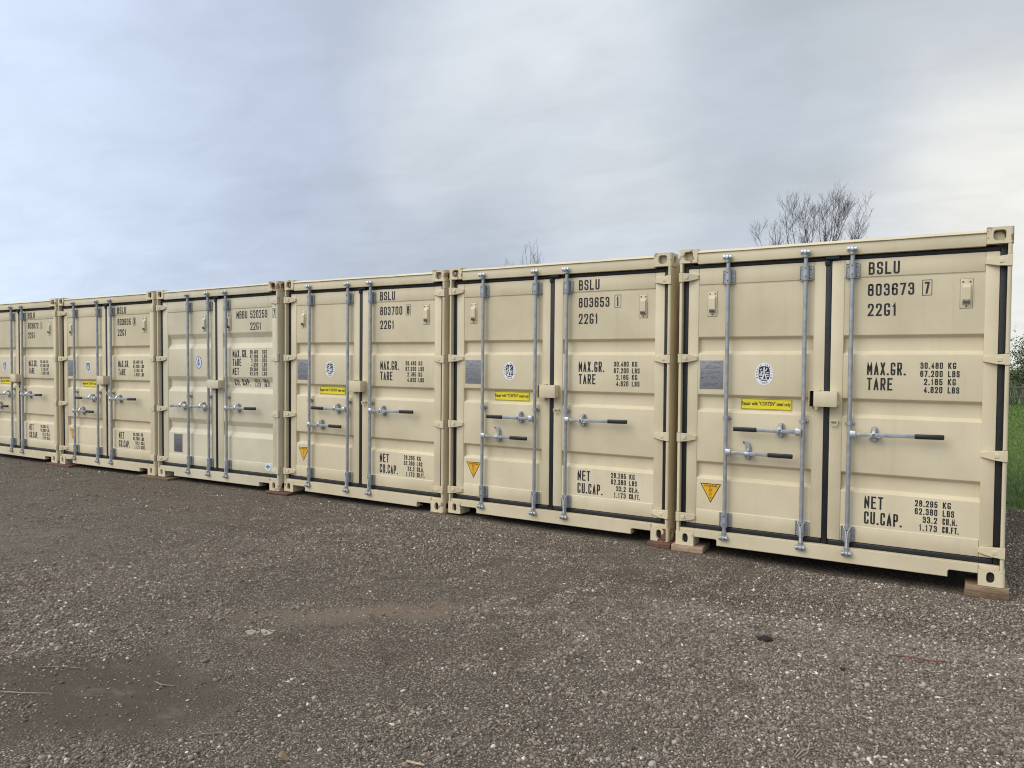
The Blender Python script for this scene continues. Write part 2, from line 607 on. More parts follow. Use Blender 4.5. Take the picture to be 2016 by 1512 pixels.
def profile(kind):
    """panel profile as (z, y) from bottom to top: three pressed troughs"""
    P = [(az(0.331, YP) - 0.004, YD + 0.001), (az(0.331, YP) + 0.004, YP)]
    if kind == 'shallow':
        for lo, hi in ((0.611, 0.752), (1.192, 1.332), (1.687, 1.826)):
            lo, hi = az(lo, YP), az(hi, YP)
            P += [(lo - .006, YP), (lo + .016, YP + .034), (hi - .020, YP + .034), (hi + .002, YP)]
    else:
        for lo, hi in ((0.632, 0.833), (1.198, 1.404), (1.774, 1.972)):
            lo, hi = az(lo, YP), az(hi, YP)
            P += [(lo, YP), (lo + .064, YP + .036), (hi - .064, YP + .036), (hi, YP)]
    P += [(az(2.276, YP) - 0.005, YP), (az(2.276, YP) + 0.002, YD + 0.001)]
    return fillet(P, 0.006)


def surf_fn(kind, xa, xb):
    P = profile(kind)
    zs, ys = [p[0] for p in P], [p[1] for p in P]
    def fn(x, z):
        if xa < x < xb and zs[0] < z < zs[-1]:
            return float(np.interp(z, zs, ys))
        return YD
    return fn


DOOR_T, DOOR_B = az(2.417, YG), az(0.207, YG)
GT, GB = az(2.452, YG), az(0.163, YG)


def door_mesh(side, kind):
    """one door: frame of square tube and pressed panel"""
    mb = MB()
    if side == 'L':
        x0, x1, xa, xb = -HX + .077, -.022, ax(.185, YP), ax(1.118, YP)
        if kind == 'deep':
            xa += .02
    else:
        x0, x1, xa, xb = .022, HX - .077, ax(1.341, YP), ax(2.272, YP)
        if kind == 'deep':
            xb += .012
            xa += .02
    P = profile(kind)
    zb, zt = P[0][0], P[-1][0]
    yb = 0.105
    e = 0.0006
    mb.box(x0, xa, YD, yb, DOOR_B, DOOR_T, 0.006)
    mb.box(xb, x1, YD, yb, DOOR_B, DOOR_T, 0.006)
    mb.box(xa + e, xb - e, YD + e, yb, DOOR_B + e, zb, 0.004)
    mb.box(xa + e, xb - e, YD + e, yb, zt, DOOR_T - e, 0.004)
    nx = 14
    n = len(P)
    vs = []
    for p in P:
        for i in range(nx + 1):
            vs.append((xa + (xb - xa) * i / nx, p[1], p[0]))
    fs = []
    for j in range(n - 1):
        for i in range(nx):
            a = j * (nx + 1) + i
            fs.append((a, a + 1, a + nx + 2, a + nx + 1))
    mb.add(vs, fs)
    # closing walls at both ends of the troughs are the inner sides of the stiles
    return mb


def casting(mb, sx, top, y_sign=1, y0=0.0, mi=0, md=1):
    """ISO corner casting with holes in the front and the outer side; sx -1 left, +1 right"""
    w, dp, h = 0.165, 0.178, 0.118
    zb = CHGT - h if top else 0.0
    rr = 0.020
    def P(o, y, z):      # o: distance in from the outer face
        return (sx * (HX - o), y0 + y * y_sign, zb + z)
    def ring(hw0, hw1, hole, mapf, depth_dir):
        N = 40
        cx_, cz_ = hole[0], hole[1]
        outer, inner = [], []
        for i in range(N):
            a = 2 * PI * i / N
            c, s = math.cos(a), math.sin(a)
            k = min((hw1 - cx_) / c if c > 1e-6 else ((hw0 - cx_) / c if c < -1e-6 else 9), (h - cz_) / s if s > 1e-6 else ((0 - cz_) / s if s < -1e-6 else 9))
            outer.append((cx_ + c * k, cz_ + s * k))
            inner.append(hole[2](a))
        # make sure rectangle corners are kept
        for X, Z in ((hw0, 0), (hw1, 0), (hw1, h), (hw0, h)):
            j = min(range(N), key=lambda q: (outer[q][0] - X) ** 2 + (outer[q][1] - Z) ** 2)
            outer[j] = (X, Z)
        vs = [mapf(o, z, 0) for o, z in outer] + [mapf(o, z, 0) for o, z in inner] + [mapf(o, z, 0.006) for o, z in [((p[0] - cx_) * .93 + cx_, (p[1] - cz_) * .93 + cz_) for p in inner]]
        vs += [mapf((p[0] - cx_) * .93 + cx_, (p[1] - cz_) * .93 + cz_, 0.03) for p in inner]
        fs = []
        for b in range(3):
            for i in range(N):
                fs.append((b * N + i, b * N + (i + 1) % N, (b + 1) * N + (i + 1) % N, (b + 1) * N + i))
        mb.add(vs, fs, mi)
    def stadium(cx_, cz_, a, b, shield):
        def fn(t):
            c, s = math.cos(t), math.sin(t)
            if shield and s > 0:
                k = (abs(c) ** 4.5 + abs(s / (b * 1.0 / a)) ** 4.5) ** (-1 / 4.5)
                return (cx_ + a * c * k * 0.98, cz_ + a * s * k)
            k = (abs(c) ** 2.6 + abs(s / (b / a)) ** 2.6) ** (-1 / 2.6)
            return (cx_ + a * c * k, cz_ + a * s * k)
        return fn
    if top:
        fh = (0.085, 0.058, stadium(0.085, 0.058, 0.041, 0.040, True))
    else:
        fh = (0.089, 0.062, stadium(0.089, 0.062, 0.0265, 0.043, False))
    ring(rr, w, fh, lambda o, z, q: P(o, q, z), 1)
    sh = (0.095, 0.06, stadium(0.095, 0.06, 0.042, 0.036, False))
    ring(rr, dp, sh, lambda o, z, q: P(q, o, z), 1)
    # rounded outer corner
    vs, fs = [], []
    for k in range(5):
        a = k / 4 * PI / 2
        o, y = rr - rr * math.sin(a), rr - rr * math.cos(a)
        vs += [P(o, y, 0), P(o, y, h)]
    for k in range(4):
        fs.append((2 * k, 2 * k + 2, 2 * k + 3, 2 * k + 1))
    mb.add(vs, fs, mi)
    # top, bottom, inner, back
    for z in (0, h):
        vs = [P(rr, 0, z)] + [P(rr - rr * math.sin(k / 4 * PI / 2), rr - rr * math.cos(k / 4 * PI / 2), z) for k in range(1, 5)] + [P(0, dp, z), P(w, dp, z), P(w, 0, z)]
        mb.add(vs, [tuple(range(len(vs)))], mi)
    mb.add([P(w, 0, 0), P(w, dp, 0), P(w, dp, h), P(w, 0, h)], [(0, 1, 2, 3)], mi)
    mb.add([P(0, dp, 0), P(w, dp, 0), P(w, dp, h), P(0, dp, h)], [(0, 1, 2, 3)], mi)
    # solid core in the hollow; where dark, its colour stands for inner shade
    q = 0.050 if top else 0.031
    a, b = sorted((sx * (HX - q), sx * (HX - w + .012)))
    y_a, y_b = sorted((y0 + y_sign * q, y0 + y_sign * (dp - .012)))
    mb.box(a, b, y_a, y_b, zb + .012, zb + h - .012, 0, md)


HINGE_Z = [az(v, 0.01) for v in (2.349, 1.644, 0.950, 0.250)]
HH = 0.080


def post_mesh(sx):
    """front corner post: rolled lip, cut back where the hinges sit"""
    mb = MB()
    def prof(front):
        o, i, y1 = 0.006, 0.033, 0.17
        rr = 0.016
        pts = []
        for k in range(5):
            a = k / 4 * PI / 2
            pts.append((o + rr - rr * math.sin(a), front + rr - rr * math.cos(a)))
        pts = pts[::1]
        pts = [(i, front + 0.003), (i - 0.003, front)] + pts + [(o, y1), (0.10, y1), (0.10, 0.12), (0.032, 0.12), (i, 0.10)]
        return [(sx * (HX - a), b) for a, b in pts]
    cuts = [0.117]
    for z in HINGE_Z[::-1]:
        cuts += [z - HH / 2 - .004, z + HH / 2 + .004]
    cuts.append(CHGT - 0.117)
    for k in range(len(cuts) - 1):
        mb.prism_xy(prof(0.002 if k % 2 == 0 else 0.040), cuts[k], cuts[k + 1])
    return mb


def hinge_mesh(sx):
    mb = MB()
    h = HH / 2
    # knuckle
    a, b = sorted((sx * (HX - 0.004), sx * (HX - 0.038)))
    mb.box(a, b, -0.007, 0.026, -h, h, 0.003)
    # tapered blade lying over the gasket on the door
    secs = [(0.036, -0.004, 0.020, h - .002), (0.060, 0.000, 0.024, h - .004), (0.085, 0.008, 0.034, h - .006), (0.160, 0.030, YD + .004, h - .022), (0.168, 0.040, YD + .006, h - .024)]
    vs, fs = [], []
    for o, ya, yb, hh in secs:
        x = sx * (HX - o)
        vs += [(x, ya + .002, -hh), (x, ya, -hh + .002), (x, ya, hh - .002), (x, ya + .002, hh), (x, yb, hh), (x, yb, -hh)]
    for k in range(len(secs) - 1):
        for j in range(6):
            q = (k * 6 + j, k * 6 + (j + 1) % 6, (k + 1) * 6 + (j + 1) % 6, (k + 1) * 6 + j)
            fs.append(q if sx < 0 else q[::-1])
    fs += [tuple(range(6)), tuple(range((len(secs) - 1) * 6, len(secs) * 6))]
    mb.add(vs, fs)
    # raised rib pressed in the blade
    a, b = sorted((sx * (HX - 0.050), sx * (HX - 0.082)))
    mb.box(a, b, -0.004, 0.012, -h * .35, h * .35, 0.003)
    return mb


def vent_mesh():
    mb = MB()          # origin: bottom left of the plate; 0.078 x 0.214
    w, h = 0.078, 0.214
    mb.box(0, w, -0.004, 0.0, 0, h, 0.0015, 0)
    # hood: deep over the grille, running out to the top
    sec = [(0.030, 0.010), (0.052, 0.026), (0.150, 0.026), (0.172, 0.010), (0.174, 0.004)]
    vs, fs = [], []
    for z, dpt in sec:
        vs += [(0.010, -0.004, z), (0.014, -dpt, z), (w - 0.014, -dpt, z), (w - 0.010, -0.004, z)]
    for k in range(len(sec) - 1):
        for j in range(3):
            fs.append((k * 4 + j, k * 4 + j + 1, (k + 1) * 4 + j + 1, (k + 1) * 4 + j))
    fs += [(0, 1, 2, 3)]
    mb.add(vs, fs, 0)
    # grille
    for i in range(6):
        x = 0.018 + i * 0.0076
        mb.box(x, x + .004, -0.0275, -0.010, 0.034, 0.062, 0, 1)
    for x, z in ((0.016, 0.193), (w - 0.016, 0.193), (w / 2, 0.014)):
        mb.cyl((x, -0.0075, z), (x, -0.003, z), 0.0065, n=8, mi=1)
    # seam of sealant round the plate
    for a, b, c, e in ((-.002, w + .002, -.002, 0), (-.002, w + .002, h, h + .002), (-.002, 0, 0, h), (w, w + .002, 0, h)):
        mb.box(a, b, -0.002, 0.0, c, e, 0, 1)
    return mb


YR = 0.010           # axis of the lock rods
RR = 0.0168


def cam_mesh(up):
    """lock rod end: forged cam hooked behind its keeper; local origin on rod axis at the cam's height"""
    mb = MB()
    s = 1 if up else -1
    mb.cyl((0, 0, -s * 0.040), (0, 0, s * 0.004), 0.020, 0.018, 12)
    mb.cyl((0, 0, -s * 0.022), (0, 0, -s * 0.014), 0.0235, 0.0235, 12)
    mb.box(-0.016, 0.016, -0.016, 0.014, -0.013, 0.013, 0.004)
    # cam horns
    mb.box(-0.037, -0.010, -0.026, -0.004, -0.010, 0.012, 0.004, 1, 2, ((-.02, 0, 0), 'Y', 0.35 * s))
    mb.box(0.010, 0.037, -0.024, -0.002, -0.012, 0.010, 0.004, 1, 2, ((.02, 0, 0), 'Y', -0.35 * s))
    mb.box(-0.009, 0.011, -0.034, -0.012, -0.017, 0.014, 0.004, 1)
    # keeper welded to the frame
    mb.box(-0.038, -0.026, -0.014, -0.0095 + 0.0, -0.020, 0.020, 0.002)
    mb.box(0.024, 0.036, -0.014, -0.0095, -0.022, 0.018, 0.002)
    mb.box(-0.030, 0.030, -0.012, -0.0095, -0.024, 0.024, 0.001)
    return mb


def bracket_mesh():
    """guide bracket: plate with rolled flanges, sleeve and four bolts; origin at the centre on rod axis"""
    mb = MB()
    yb = YD - YR
    h = 0.059
    mb.box(-0.051, 0.051, yb - .007, yb - .0005, -h, h, 0.003)
    for sx in (-1, 1):
        a, b = sorted((sx * 0.0505, sx * 0.045))
        mb.box(a, b, yb - .017, yb - .006, -h, h, 0.002)
    for z in (-h + .003, h - .003):
        mb.box(-0.044, 0.044, yb - .014, yb - .006, z - .003, z + .003, 0.001)
    mb.cyl((0, 0, -h - .002), (0, 0, h + .002), 0.0255, n=16)
    mb.box(-0.0255, 0.0255, 0, yb - .004, -h + .001, h - .001, 0)
    for x in (-.036, .036):
        for z in (-.036, .036):
            mb.cyl((x, yb - .016, z), (x, yb - .006, z), 0.0085, 0.0095, 8)
    for z in (-.034, .034):
        mb.cyl((0, -0.0268, z), (0, -0.02, z), 0.005, n=8, mi=1)
    return mb


def strap_mesh():
    mb = MB()
    yb = YD - YR
    mb.box(-0.036, 0.036, yb - .008, yb - .0005, -.013, .013, 0.002)
    mb.cyl((0, 0, -.014), (0, 0, .014), 0.0225, n=14)
    mb.box(-0.022, 0.022, 0, yb - .005, -.013, .013, 0)
    for x in (-.028, .028):
        mb.cyl((x, yb - .015, 0), (x, yb - .007, 0), 0.007, n=8, mi=1)
    return mb


def stadium_pts(w, h, n=6):
    rr = w / 2
    pts = []
    for k in range(n + 1):
        a = PI * k / n
        pts.append((rr * math.cos(a), h / 2 - rr + rr * math.sin(a)))
    for k in range(n + 1):
        a = PI + PI * k / n
        pts.append((rr * math.cos(a), -h / 2 + rr + rr * math.sin(a)))
    return pts


def keeper_mesh(is_open):
    """handle catch riveted to the door; origin at its centre on the door face"""
    mb = MB()
    mb.prism_xz(stadium_pts(0.048, 0.124), -0.009, -0.0005, 0, 0.002)
    mb.cyl((0, -0.014, -.040), (0, -0.005, -.040), 0.011, 0.010, 10, 1)
    mb.cyl((0, -0.014, .042), (0, -0.005, .042), 0.009, 0.009, 10, 1)
    # saddle that carries the handle
    mb.box(-0.046, 0.046, -0.072, -0.004, -0.021, -0.0155, 0.002, 1)
    mb.box(-0.020, 0.020, -0.077, -0.071, -0.022, 0.006, 0.002, 1)
    mb.box(-0.012, 0.012, -0.064, -0.004, 0.013, 0.018, 0.002, 1)
    if is_open:
        # swung up latch leaning to the left
        mb.prism_xz([(-.010, .020), (.014, .020), (.014, .070), (.004, .088), (-.030, .098), (-.046, .092), (-.040, .074), (-.016, .070), (-.010, .060)], -0.024, -0.012, 1, 0.002)
        mb.cyl((-.034, -0.0265, .085), (-.034, -0.012, .085), 0.009, n=8, mi=2)
    else:
        mb.tube([(0, -0.010, .050), (0, -0.030, .046), (0, -0.060, .030), (0, -0.077, .008), (0, -0.074, -.012)], [0.010, 0.013, 0.014, 0.012, 0.008], 8, 1)
        mb.box(-0.015, 0.015, -0.078, -0.066, -0.004, 0.016, 0.003, 1)
    return mb


def handle_mesh(length, sgn, zrise=0.0):
    """flat bar from its hub on the rod; origin on the rod axis. length runs to the tip"""
    mb = MB()
    yb = -0.030
    a, b = sorted((sgn * 0.008, sgn * 0.052))
    mb.box(a, b, -0.046, 0.010, -0.030, 0.030, 0.006, 1)
    mb.cyl((sgn * .030, -0.052, 0), (sgn * .030, -0.040, 0), 0.011, 0.010, 10, 1)
    x0, x1 = sgn * 0.045, sgn * (length - 0.01)
    xs = sorted((x0, x1))
    mb.box(xs[0], xs[1], yb - .006, yb + .004, -0.0145, 0.0145, 0.002)
    return mb


def grip_mesh(length, g0, sgn):
    mb = MB()
    yb = -0.031
    a, b = sorted((sgn * g0, sgn * length))
    mb.box(a, b, yb - .013, yb + .012, -0.0185, 0.0185, 0.0085, 0, 3)
    return mb


def star_of(n, ra, rb):
    return [((ra if k % 2 == 0 else rb) * math.cos(PI * k / n + PI / 2), (ra if k % 2 == 0 else rb) * math.sin(PI * k / n + PI / 2)) for k in range(2 * n)]


def plate_mesh(w, h, seed, mi_text=1):
    mb = MB()
    mb.box(0, w, -0.003, -0.0004, 0, h, 0.0008)
    rnd = random.Random(seed)
    y = -0.0036
    z = h - .022
    while z > .016:
        x = .014 + (rnd.random() * .04 if z > h * .7 else 0)
        end = w - .014 - (rnd.random() * .05)
        while x < end:
            L = rnd.uniform(.006, .026)
            hh = rnd.uniform(.0035, .006)
            if rnd.random() < .8:
                mb.add([(x, y, z), (min(x + L, w - .01), y, z), (min(x + L, w - .01), y, z + hh), (x, y, z + hh)], [(0, 1, 2, 3)], mi_text)
            x += L + rnd.uniform(.004, .009)
        z -= rnd.choice((.010, .011, .012, .02))
    for x, zz in ((.006, .006), (w - .006, .006), (.006, h - .006), (w - .006, h - .006)):
        mb.cyl((x, -.006, zz), (x, -.002, zz), .004, n=6, mi=0)
    return mb


def emblem_mesh(kind):
    """oval certification seal, origin at the centre"""
    mb = MB()
    def oval(a, b, y, mi, n=36):
        mb.add([(a * math.cos(2 * PI * k / n), y, b * math.sin(2 * PI * k / n)) for k in range(n)], [tuple(range(n))], mi)
    if kind == 'oval':
        oval(.074, .094, -.0012, 0)
        # squarish dark shield in the middle
        n = 36
        pts = []
        for k in range(n):
            a = 2 * PI * k / n
            c, s = math.cos(a), math.sin(a)
            q = (abs(c) ** 3.2 + abs(s) ** 3.2) ** (-1 / 3.2)
            pts.append((.045 * c * q, .061 * s * q))
        mb.add([(x, -.0022, z + .003) for x, z in pts], [tuple(range(n))], 1)
        # standing figure with torch, panels round it
        pl = lambda px, pz: (px, -.0032, pz)
        for st, t in (([(0, .040), (-.004, .022), (.002, .004), (-.006, -.016), (-.012, -.040)], .011), ([(.002, .004), (.012, -.014), (.018, -.036)], .009), ([(-.004, .022), (.014, .028), (.022, .044)], .008), ([(-.004, .020), (-.018, .012), (-.026, .022)], .007), ([(-.034, .006), (-.018, .002)], .006), ([(-.032, .034), (-.020, .040)], .007), ([(-.034, -.010), (-.018, -.010)], .010), ([(.016, .008), (.034, .010)], .007), ([(.018, -.006), (.034, -.006)], .006), ([(-.030, -.030), (-.022, -.034)], .010), ([(.026, -.020), (.034, -.020)], .008), ([(-.026, -.046), (.026, -.046)], .006)):
            ribbon(mb, [Vector(p) for p in st], t, pl, 0, True, 1)
        mb.add([(.007 * math.cos(k), -.0032, .048 + .007 * math.sin(k)) for k in [i * PI / 4 for i in range(8)]], [tuple(range(8))], 0)
        ring = 'BUREAU VERITAS'
        def around(s, a0, a1, flip):
            for i, ch in enumerate(s):
                if ch == ' ':
                    continue
                a = a0 + (a1 - a0) * i / (len(s) - 1)
                cx_, cz_ = .0605 * math.cos(a), .078 * math.sin(a) + .001
                nx_, nz_ = math.cos(a), math.sin(a)
                if flip:
                    nx_, nz_ = -nx_, -nz_
                tx, tz = nz_, -nx_
                w, h = .0085, .013
                def place(px, pz):
                    px, pz = px - w / 2, pz - h / 2
                    return (cx_ + tx * px + nx_ * pz, -.0024, cz_ + tz * px + nz_ * pz)
                for st in GL[ch]:
                    ribbon(mb, stroke_path(st, w, h, .0026), .0026, place, 1, True, 1)
        around(ring, math.radians(205), math.radians(-25), False)
        around('1828', math.radians(247), math.radians(293), True)
    else:
        oval(.062, .082, -.0012, 1)
        oval(.054, .073, -.0020, 0)
        pl = lambda px, pz: (px, -.0030, pz)
        for st, t in (([(0, .036), (0, -.040)], .010), ([(-.024, .008), (-.020, -.024), (0, -.042), (.020, -.024), (.024, .008)], .007), ([(-.018, .024), (.018, .024)], .007)):
            ribbon(mb, [Vector(p) for p in st], t, pl, 1, True, 1)
        mb.add([(.009 * math.cos(k), -.0030, .046 + .009 * math.sin(k)) for k in [i * PI / 4 for i in range(8)]], [tuple(range(8))], 1)
    return mb


def put(mb, name, mats, parent, loc, label=None, smooth=35):
    o = mb.build(name, mats, parent, smooth)
    o.location = loc
    if label:
        o['label'] = label
    return o


class Words:
    """each written word becomes a part of its own"""
    def __init__(self):
        self.items = []

    def new(self, name):
        self.items.append((name, MB()))
        return self.items[-1][1]


def id_lettering(kind, surf, lines):
    mb = Words()
    X = lambda v: ax(v, YP)
    Z = lambda v: az(v, YP)
    if kind == 'shallow':
        a, b, c = lines
        text(mb.new('owner_code'), a, X(1.509), Z(2.293), .097, .215, surf, .0134)
        text(mb.new('serial_number'), b[0], X(1.506), Z(2.129), .093, .319, surf, .0134)
        cd = mb.new('check_digit')
        frame_rect(cd, X(1.874), X(1.939), Z(2.119), Z(2.236), .004, surf)
        text(cd, b[1], X(1.906) - (.0165 if b[1] != '1' else .014), Z(2.132), .089, .033 if b[1] != '1' else .026, surf, .0134)
        text(mb.new('type_code'), c, X(1.508), Z(1.974), .097, .202, surf, .0134)
    else:
        text(mb.new('owner_code'), 'MBBU', 1.615 - HX, 2.153, .098, .205, surf, .0125)
        text(mb.new('serial_number'), '520259', 1.880 - HX, 2.153, .098, .312, surf, .0125)
        cd = mb.new('check_digit')
        frame_rect(cd, 2.288 - HX, 2.352 - HX, 2.142, 2.262, .004, surf)
        text(cd, '7', 2.304 - HX, 2.155, .092, .033, surf, .0125)
        text(mb.new('type_code'), '22G1', 1.878 - HX, 2.003, .096, .200, surf, .0125)
    return mb.items


def weight_lettering(kind, surf):
    mb = Words()
    X = lambda v: ax(v, YP)
    Z = lambda v: az(v, YP)
    if kind == 'shallow':
        text(mb.new('weight_heading'), 'MAX.GR.', X(1.512), Z(1.520), .098, .268, surf, .0124)
        text(mb.new('weight_heading'), 'TARE', X(1.513), Z(1.403), .096, .178, surf, .0124)
        for s, un, z in (('30.480', 'KG', 1.572), ('67.200', 'LBS', 1.511), ('2.185', 'KG', 1.451), ('4.820', 'LBS', 1.391)):
            text(mb.new('weight_figure'), s, X(2.020), Z(z), .047, .147 if len(s) == 6 else .121, surf, .0076, align='R')
            text(mb.new('weight_unit'), un, X(2.054), Z(z), .047, .051 if un == 'KG' else .074, surf, .0076)
    else:
        O = 0.065 + HX
        text(mb.new('weight_heading'), 'MAX.', 1.600 - O, 1.655, .098, .155, surf, .0124)
        text(mb.new('weight_heading'), 'GR.', 1.785 - O, 1.655, .098, .098, surf, .0124)
        text(mb.new('weight_heading'), 'TARE', 1.600 - O, 1.545, .094, .166, surf, .0124)
        text(mb.new('weight_heading'), 'NET', 1.600 - O, 1.428, .094, .122, surf, .0124)
        for s, un, z in (('30.480', 'KGS', 1.701), ('67.200', 'LBS', 1.644), ('2.100', 'KGS', 1.592), ('4.630', 'LBS', 1.537), ('28.380', 'KGS', 1.481), ('62.570', 'LBS', 1.425)):
            text(mb.new('weight_figure'), s, 2.080 - O, z, .047, .148 if len(s) == 6 else .122, surf, .0076, align='R')
            text(mb.new('weight_unit'), un, 2.165 - O, z, .047, .080, surf, .0076)
    return mb.items


def volume_lettering(kind, surf):
    mb = Words()
    X = lambda v: ax(v, YP)
    Z = lambda v: az(v, YP)
    if kind == 'shallow':
        text(mb.new('capacity_heading'), 'NET', X(1.513), Z(.481), .098, .132, surf, .0124)
        text(mb.new('capacity_heading'), 'CU.CAP.', X(1.513), Z(.361), .098, .263, surf, .0124)
        for s, un, z in (('28.295', 'KG', .534), ('62.380', 'LBS', .474), ('33.2', 'CU.M.', .414), ('1.173', 'CU.FT.', .353)):
            text(mb.new('capacity_figure'), s, X(2.007), Z(z), .048, {6: .149, 5: .118, 4: .095}[len(s)], surf, .0076, align='R')
            text(mb.new('capacity_unit'), un, X(2.041), Z(z), .048, {2: .052, 3: .074, 5: .094, 6: .106}[len(un)], surf, .0076)
    else:
        O = 0.085 + HX
        text(mb.new('capacity_heading'), 'CU.', 1.626 - O, 1.292, .086, .105, surf, .0110)
        text(mb.new('capacity_heading'), 'CAP.', 1.775 - O, 1.292, .086, .148, surf, .0110)
        for s, un, z in (('33.2', 'CU.M.', 1.336), ('1.173', 'CU.FT.', 1.282)):
            text(mb.new('capacity_figure'), s, 2.108 - O, z, .045, .094 if s == '33.2' else .108, surf, .0070, align='R')
            text(mb.new('capacity_unit'), un, 2.180 - O, z, .045, .096 if len(un) == 5 else .116, surf, .0070)
    return mb.items


CEN_G = ax(1.2265, YG)
SHARED = {}


def build_container(kind, lines, open_catch):
    root = empty('shipping_container')
    pm = M['paint'] if kind == 'shallow' else M['paint_sage']
    # ---- shell
    mb = MB()
    mb.box(-HX + .165, HX - .165, 0.008, 0.075, GT + .001, 2.553, 0.003)
    # upper lip of the header, bent back
    nseg = 40
    wob = random.Random(5 if kind == 'shallow' else 9)
    vs, fs = [], []
    dents = [(0.19, .006, .05), (0.45, -.003, .08), (0.72, .005, .05), (0.80, -.004, .03)]
    for i in range(nseg + 1):
        x = (-HX + .165) + (CWID - .33) * i / nseg
        s = i / nseg
        dw = sum(a * math.exp(-((s - c) / w) ** 2) for c, a, w in dents) + wob.uniform(-.0006, .0006)
        vs += [(x, -0.003, 2.5515), (x, -0.005 + dw * .3, 2.555 - abs(dw) * .3), (x, 0.022, 2.577 - max(dw, 0) * .6), (x, 0.090, 2.581), (x, 0.090, 2.5515)]
    for i in range(nseg):
        for j in range(4):
            fs.append((i * 5 + j, i * 5 + 5 + j, i * 5 + 6 + j, i * 5 + 1 + j))
        fs.append((i * 5 + 4, i * 5 + 9, i * 5 + 5, i * 5))
    mb.add(vs, fs)
    mb.build('door_header', pm, root)
    # sill with two notches
    mb = MB()
    zt, zb = GB - .001, 0.030
    pL0, pL1, pR0, pR1 = -HX + .165, ax(.366), ax(2.081), HX - .165
    zn = az(.084)
    e = .012
    pts = [(pL0, zt), (pR1, zt), (pR1, zn), (pR0 + e, zn), (pR0, zn - e), (pR0, zb), (pL1, zb), (pL1, zn - e), (pL1 - e, zn), (pL0, zn)]
    mb.prism_xz(pts, 0.003, 0.060, 0, 0.004)
    mb.box(pL1 + .002, pR0 - .002, 0.0605, 0.115, zb + .001, zb + .012)
    mb.box(-HX + .034, pL0 - .0005, 0.012, 0.060, 0.1185, zt, 0.003)
    mb.box(pR1 + .0005, HX - .034, 0.012, 0.060, 0.1185, zt, 0.003)
    mb.build('door_sill', pm, root)
    # corner posts, castings
    for sx in (-1, 1):
        post_mesh(sx).build('corner_post', pm, root)
        for top in (True, False):
            mb = MB()
            casting(mb, sx, top, md=0 if top else 1)
            mb.build('corner_casting', [M['paint_cast'] if top else M['paint_cast_low'], M['dark']], root)
            mb = MB()
            casting(mb, sx, top, -1, CLEN)
            mb.build('corner_casting', [M['paint_cast'], M['dark']], root)
        # corrugated side wall with rails
        mb = MB()
        a, b = sorted((sx * (HX - .008), sx * (HX - .068)))
        mb.box(a, b, .179, CLEN - .179, .030, .160, .003)
        mb.box(a, b, .179, CLEN - .179, 2.500, 2.565, .003)
        per, y = 0.278, .179
        line = []
        xo, xi = sx * (HX - .012), sx * (HX - .048)
        line.append((sx * (HX - .03), .150))
        while y < CLEN - .179 - per:
            line += [(xo, y), (xo, y + .072), (xi, y + .140), (xi, y + .210)]
            y += per
        line.append((sx * (HX - .03), CLEN - .15))
        vs = []
        for x, yy in line:
            vs += [(x, yy, .159), (x, yy, 2.501)]
        mb.add(vs, [(2 * i, 2 * i + 2, 2 * i + 3, 2 * i + 1) for i in range(len(line) - 1)])
        mb.build('side_wall', pm, root, 20)
    mb = MB()
    vs, fs = [], []
    k = 44
    for i in range(k + 1):
        yy = .092 + (CLEN - .2) * i / k
        z = 2.556 + (.014 if (i // 2) % 2 else 0)
        vs += [(-HX + .03, yy, z), (HX - .03, yy, z)]
    mb.add(vs, [(2 * i, 2 * i + 1, 2 * i + 3, 2 * i + 2) for i in range(k)])
    mb.build('roof', pm, root, 20)
    mb = MB()
    mb.box(-HX + .02, HX - .02, CLEN - .06, CLEN - .02, .03, 2.56, .004)
    for i in range(9):
        x = -1.05 + i * .2625
        mb.box(x - .06, x + .06, CLEN - .0205, CLEN - .002, .16, 2.46, .008)
    mb.build('rear_wall', pm, root)
    mb = MB()
    mb.box(-HX + .07, HX - .07, .116, CLEN - .061, .120, .160)
    for i in range(18):
        y = .25 + i * .32
        mb.box(-HX + .07, HX - .07, y, y + .045, .035, .1195)
    mb.build('floor', M['wood_brown'], root)

    # ---- doors
    doors = {}
    for side, sx in (('L', -1), ('R', 1)):
        dm = door_mesh(side, kind)
        d_ = doors[side] = dm.build('door', pm, root)
        if side == 'L':
            x0, x1 = -HX + .034, -.0235
        else:
            x0, x1 = .0235, HX - .034
        mb = MB()
        xo0, xo1 = (x0, x0 + .042) if side == 'L' else (x1 - .042, x1)
        mb.box(xo0, xo1, YG, .098, GB, GT, .006)
        hx0, hx1 = (xo1 + .0005, x1) if side == 'L' else (x0, xo0 - .0005)
        mb.box(hx0, hx1, YG + .001, .098, DOOR_T + .0005, GT, .006)
        mb.box(hx0, hx1, YG - .006, .098, GB, DOOR_B - .0005, .012, 0, 3)
        if side == 'R':
            mb.box(-.0215, .0215, YG - .004, .099, GB + .002, GT - .001, .007)
            mb.box(ax(1.200, .04), ax(1.302, .04), .020, .05, az(2.428, .04), az(2.470, .04), .004)
            mb.box(-.030, .008, .038, .05, az(2.385, .04), az(2.428, .04), .003)
        mb.build('door_gasket', M['rubber'], d_)
        hm = hinge_mesh(sx).mesh('hinge', pm, 22)
        for z in HINGE_Z:
            o = bpy.data.objects.new('hinge', hm)
            COL.objects.link(o)
            o.parent = d_
            o.location = (0, 0, z)
    xaL, xbL = ax(.185, YP), ax(1.118, YP)
    xaR, xbR = ax(1.341, YP), ax(2.272, YP) + (.012 if kind == 'deep' else 0)
    sL, sR = surf_fn(kind, xaL, xbL), surf_fn(kind, xaR, xbR)
    for words in (id_lettering(kind, sR, lines), weight_lettering(kind, sR), volume_lettering(kind, sR)):
        for nm, mb in words:
            mb.build(nm, M['ink'], doors['R'], 0)

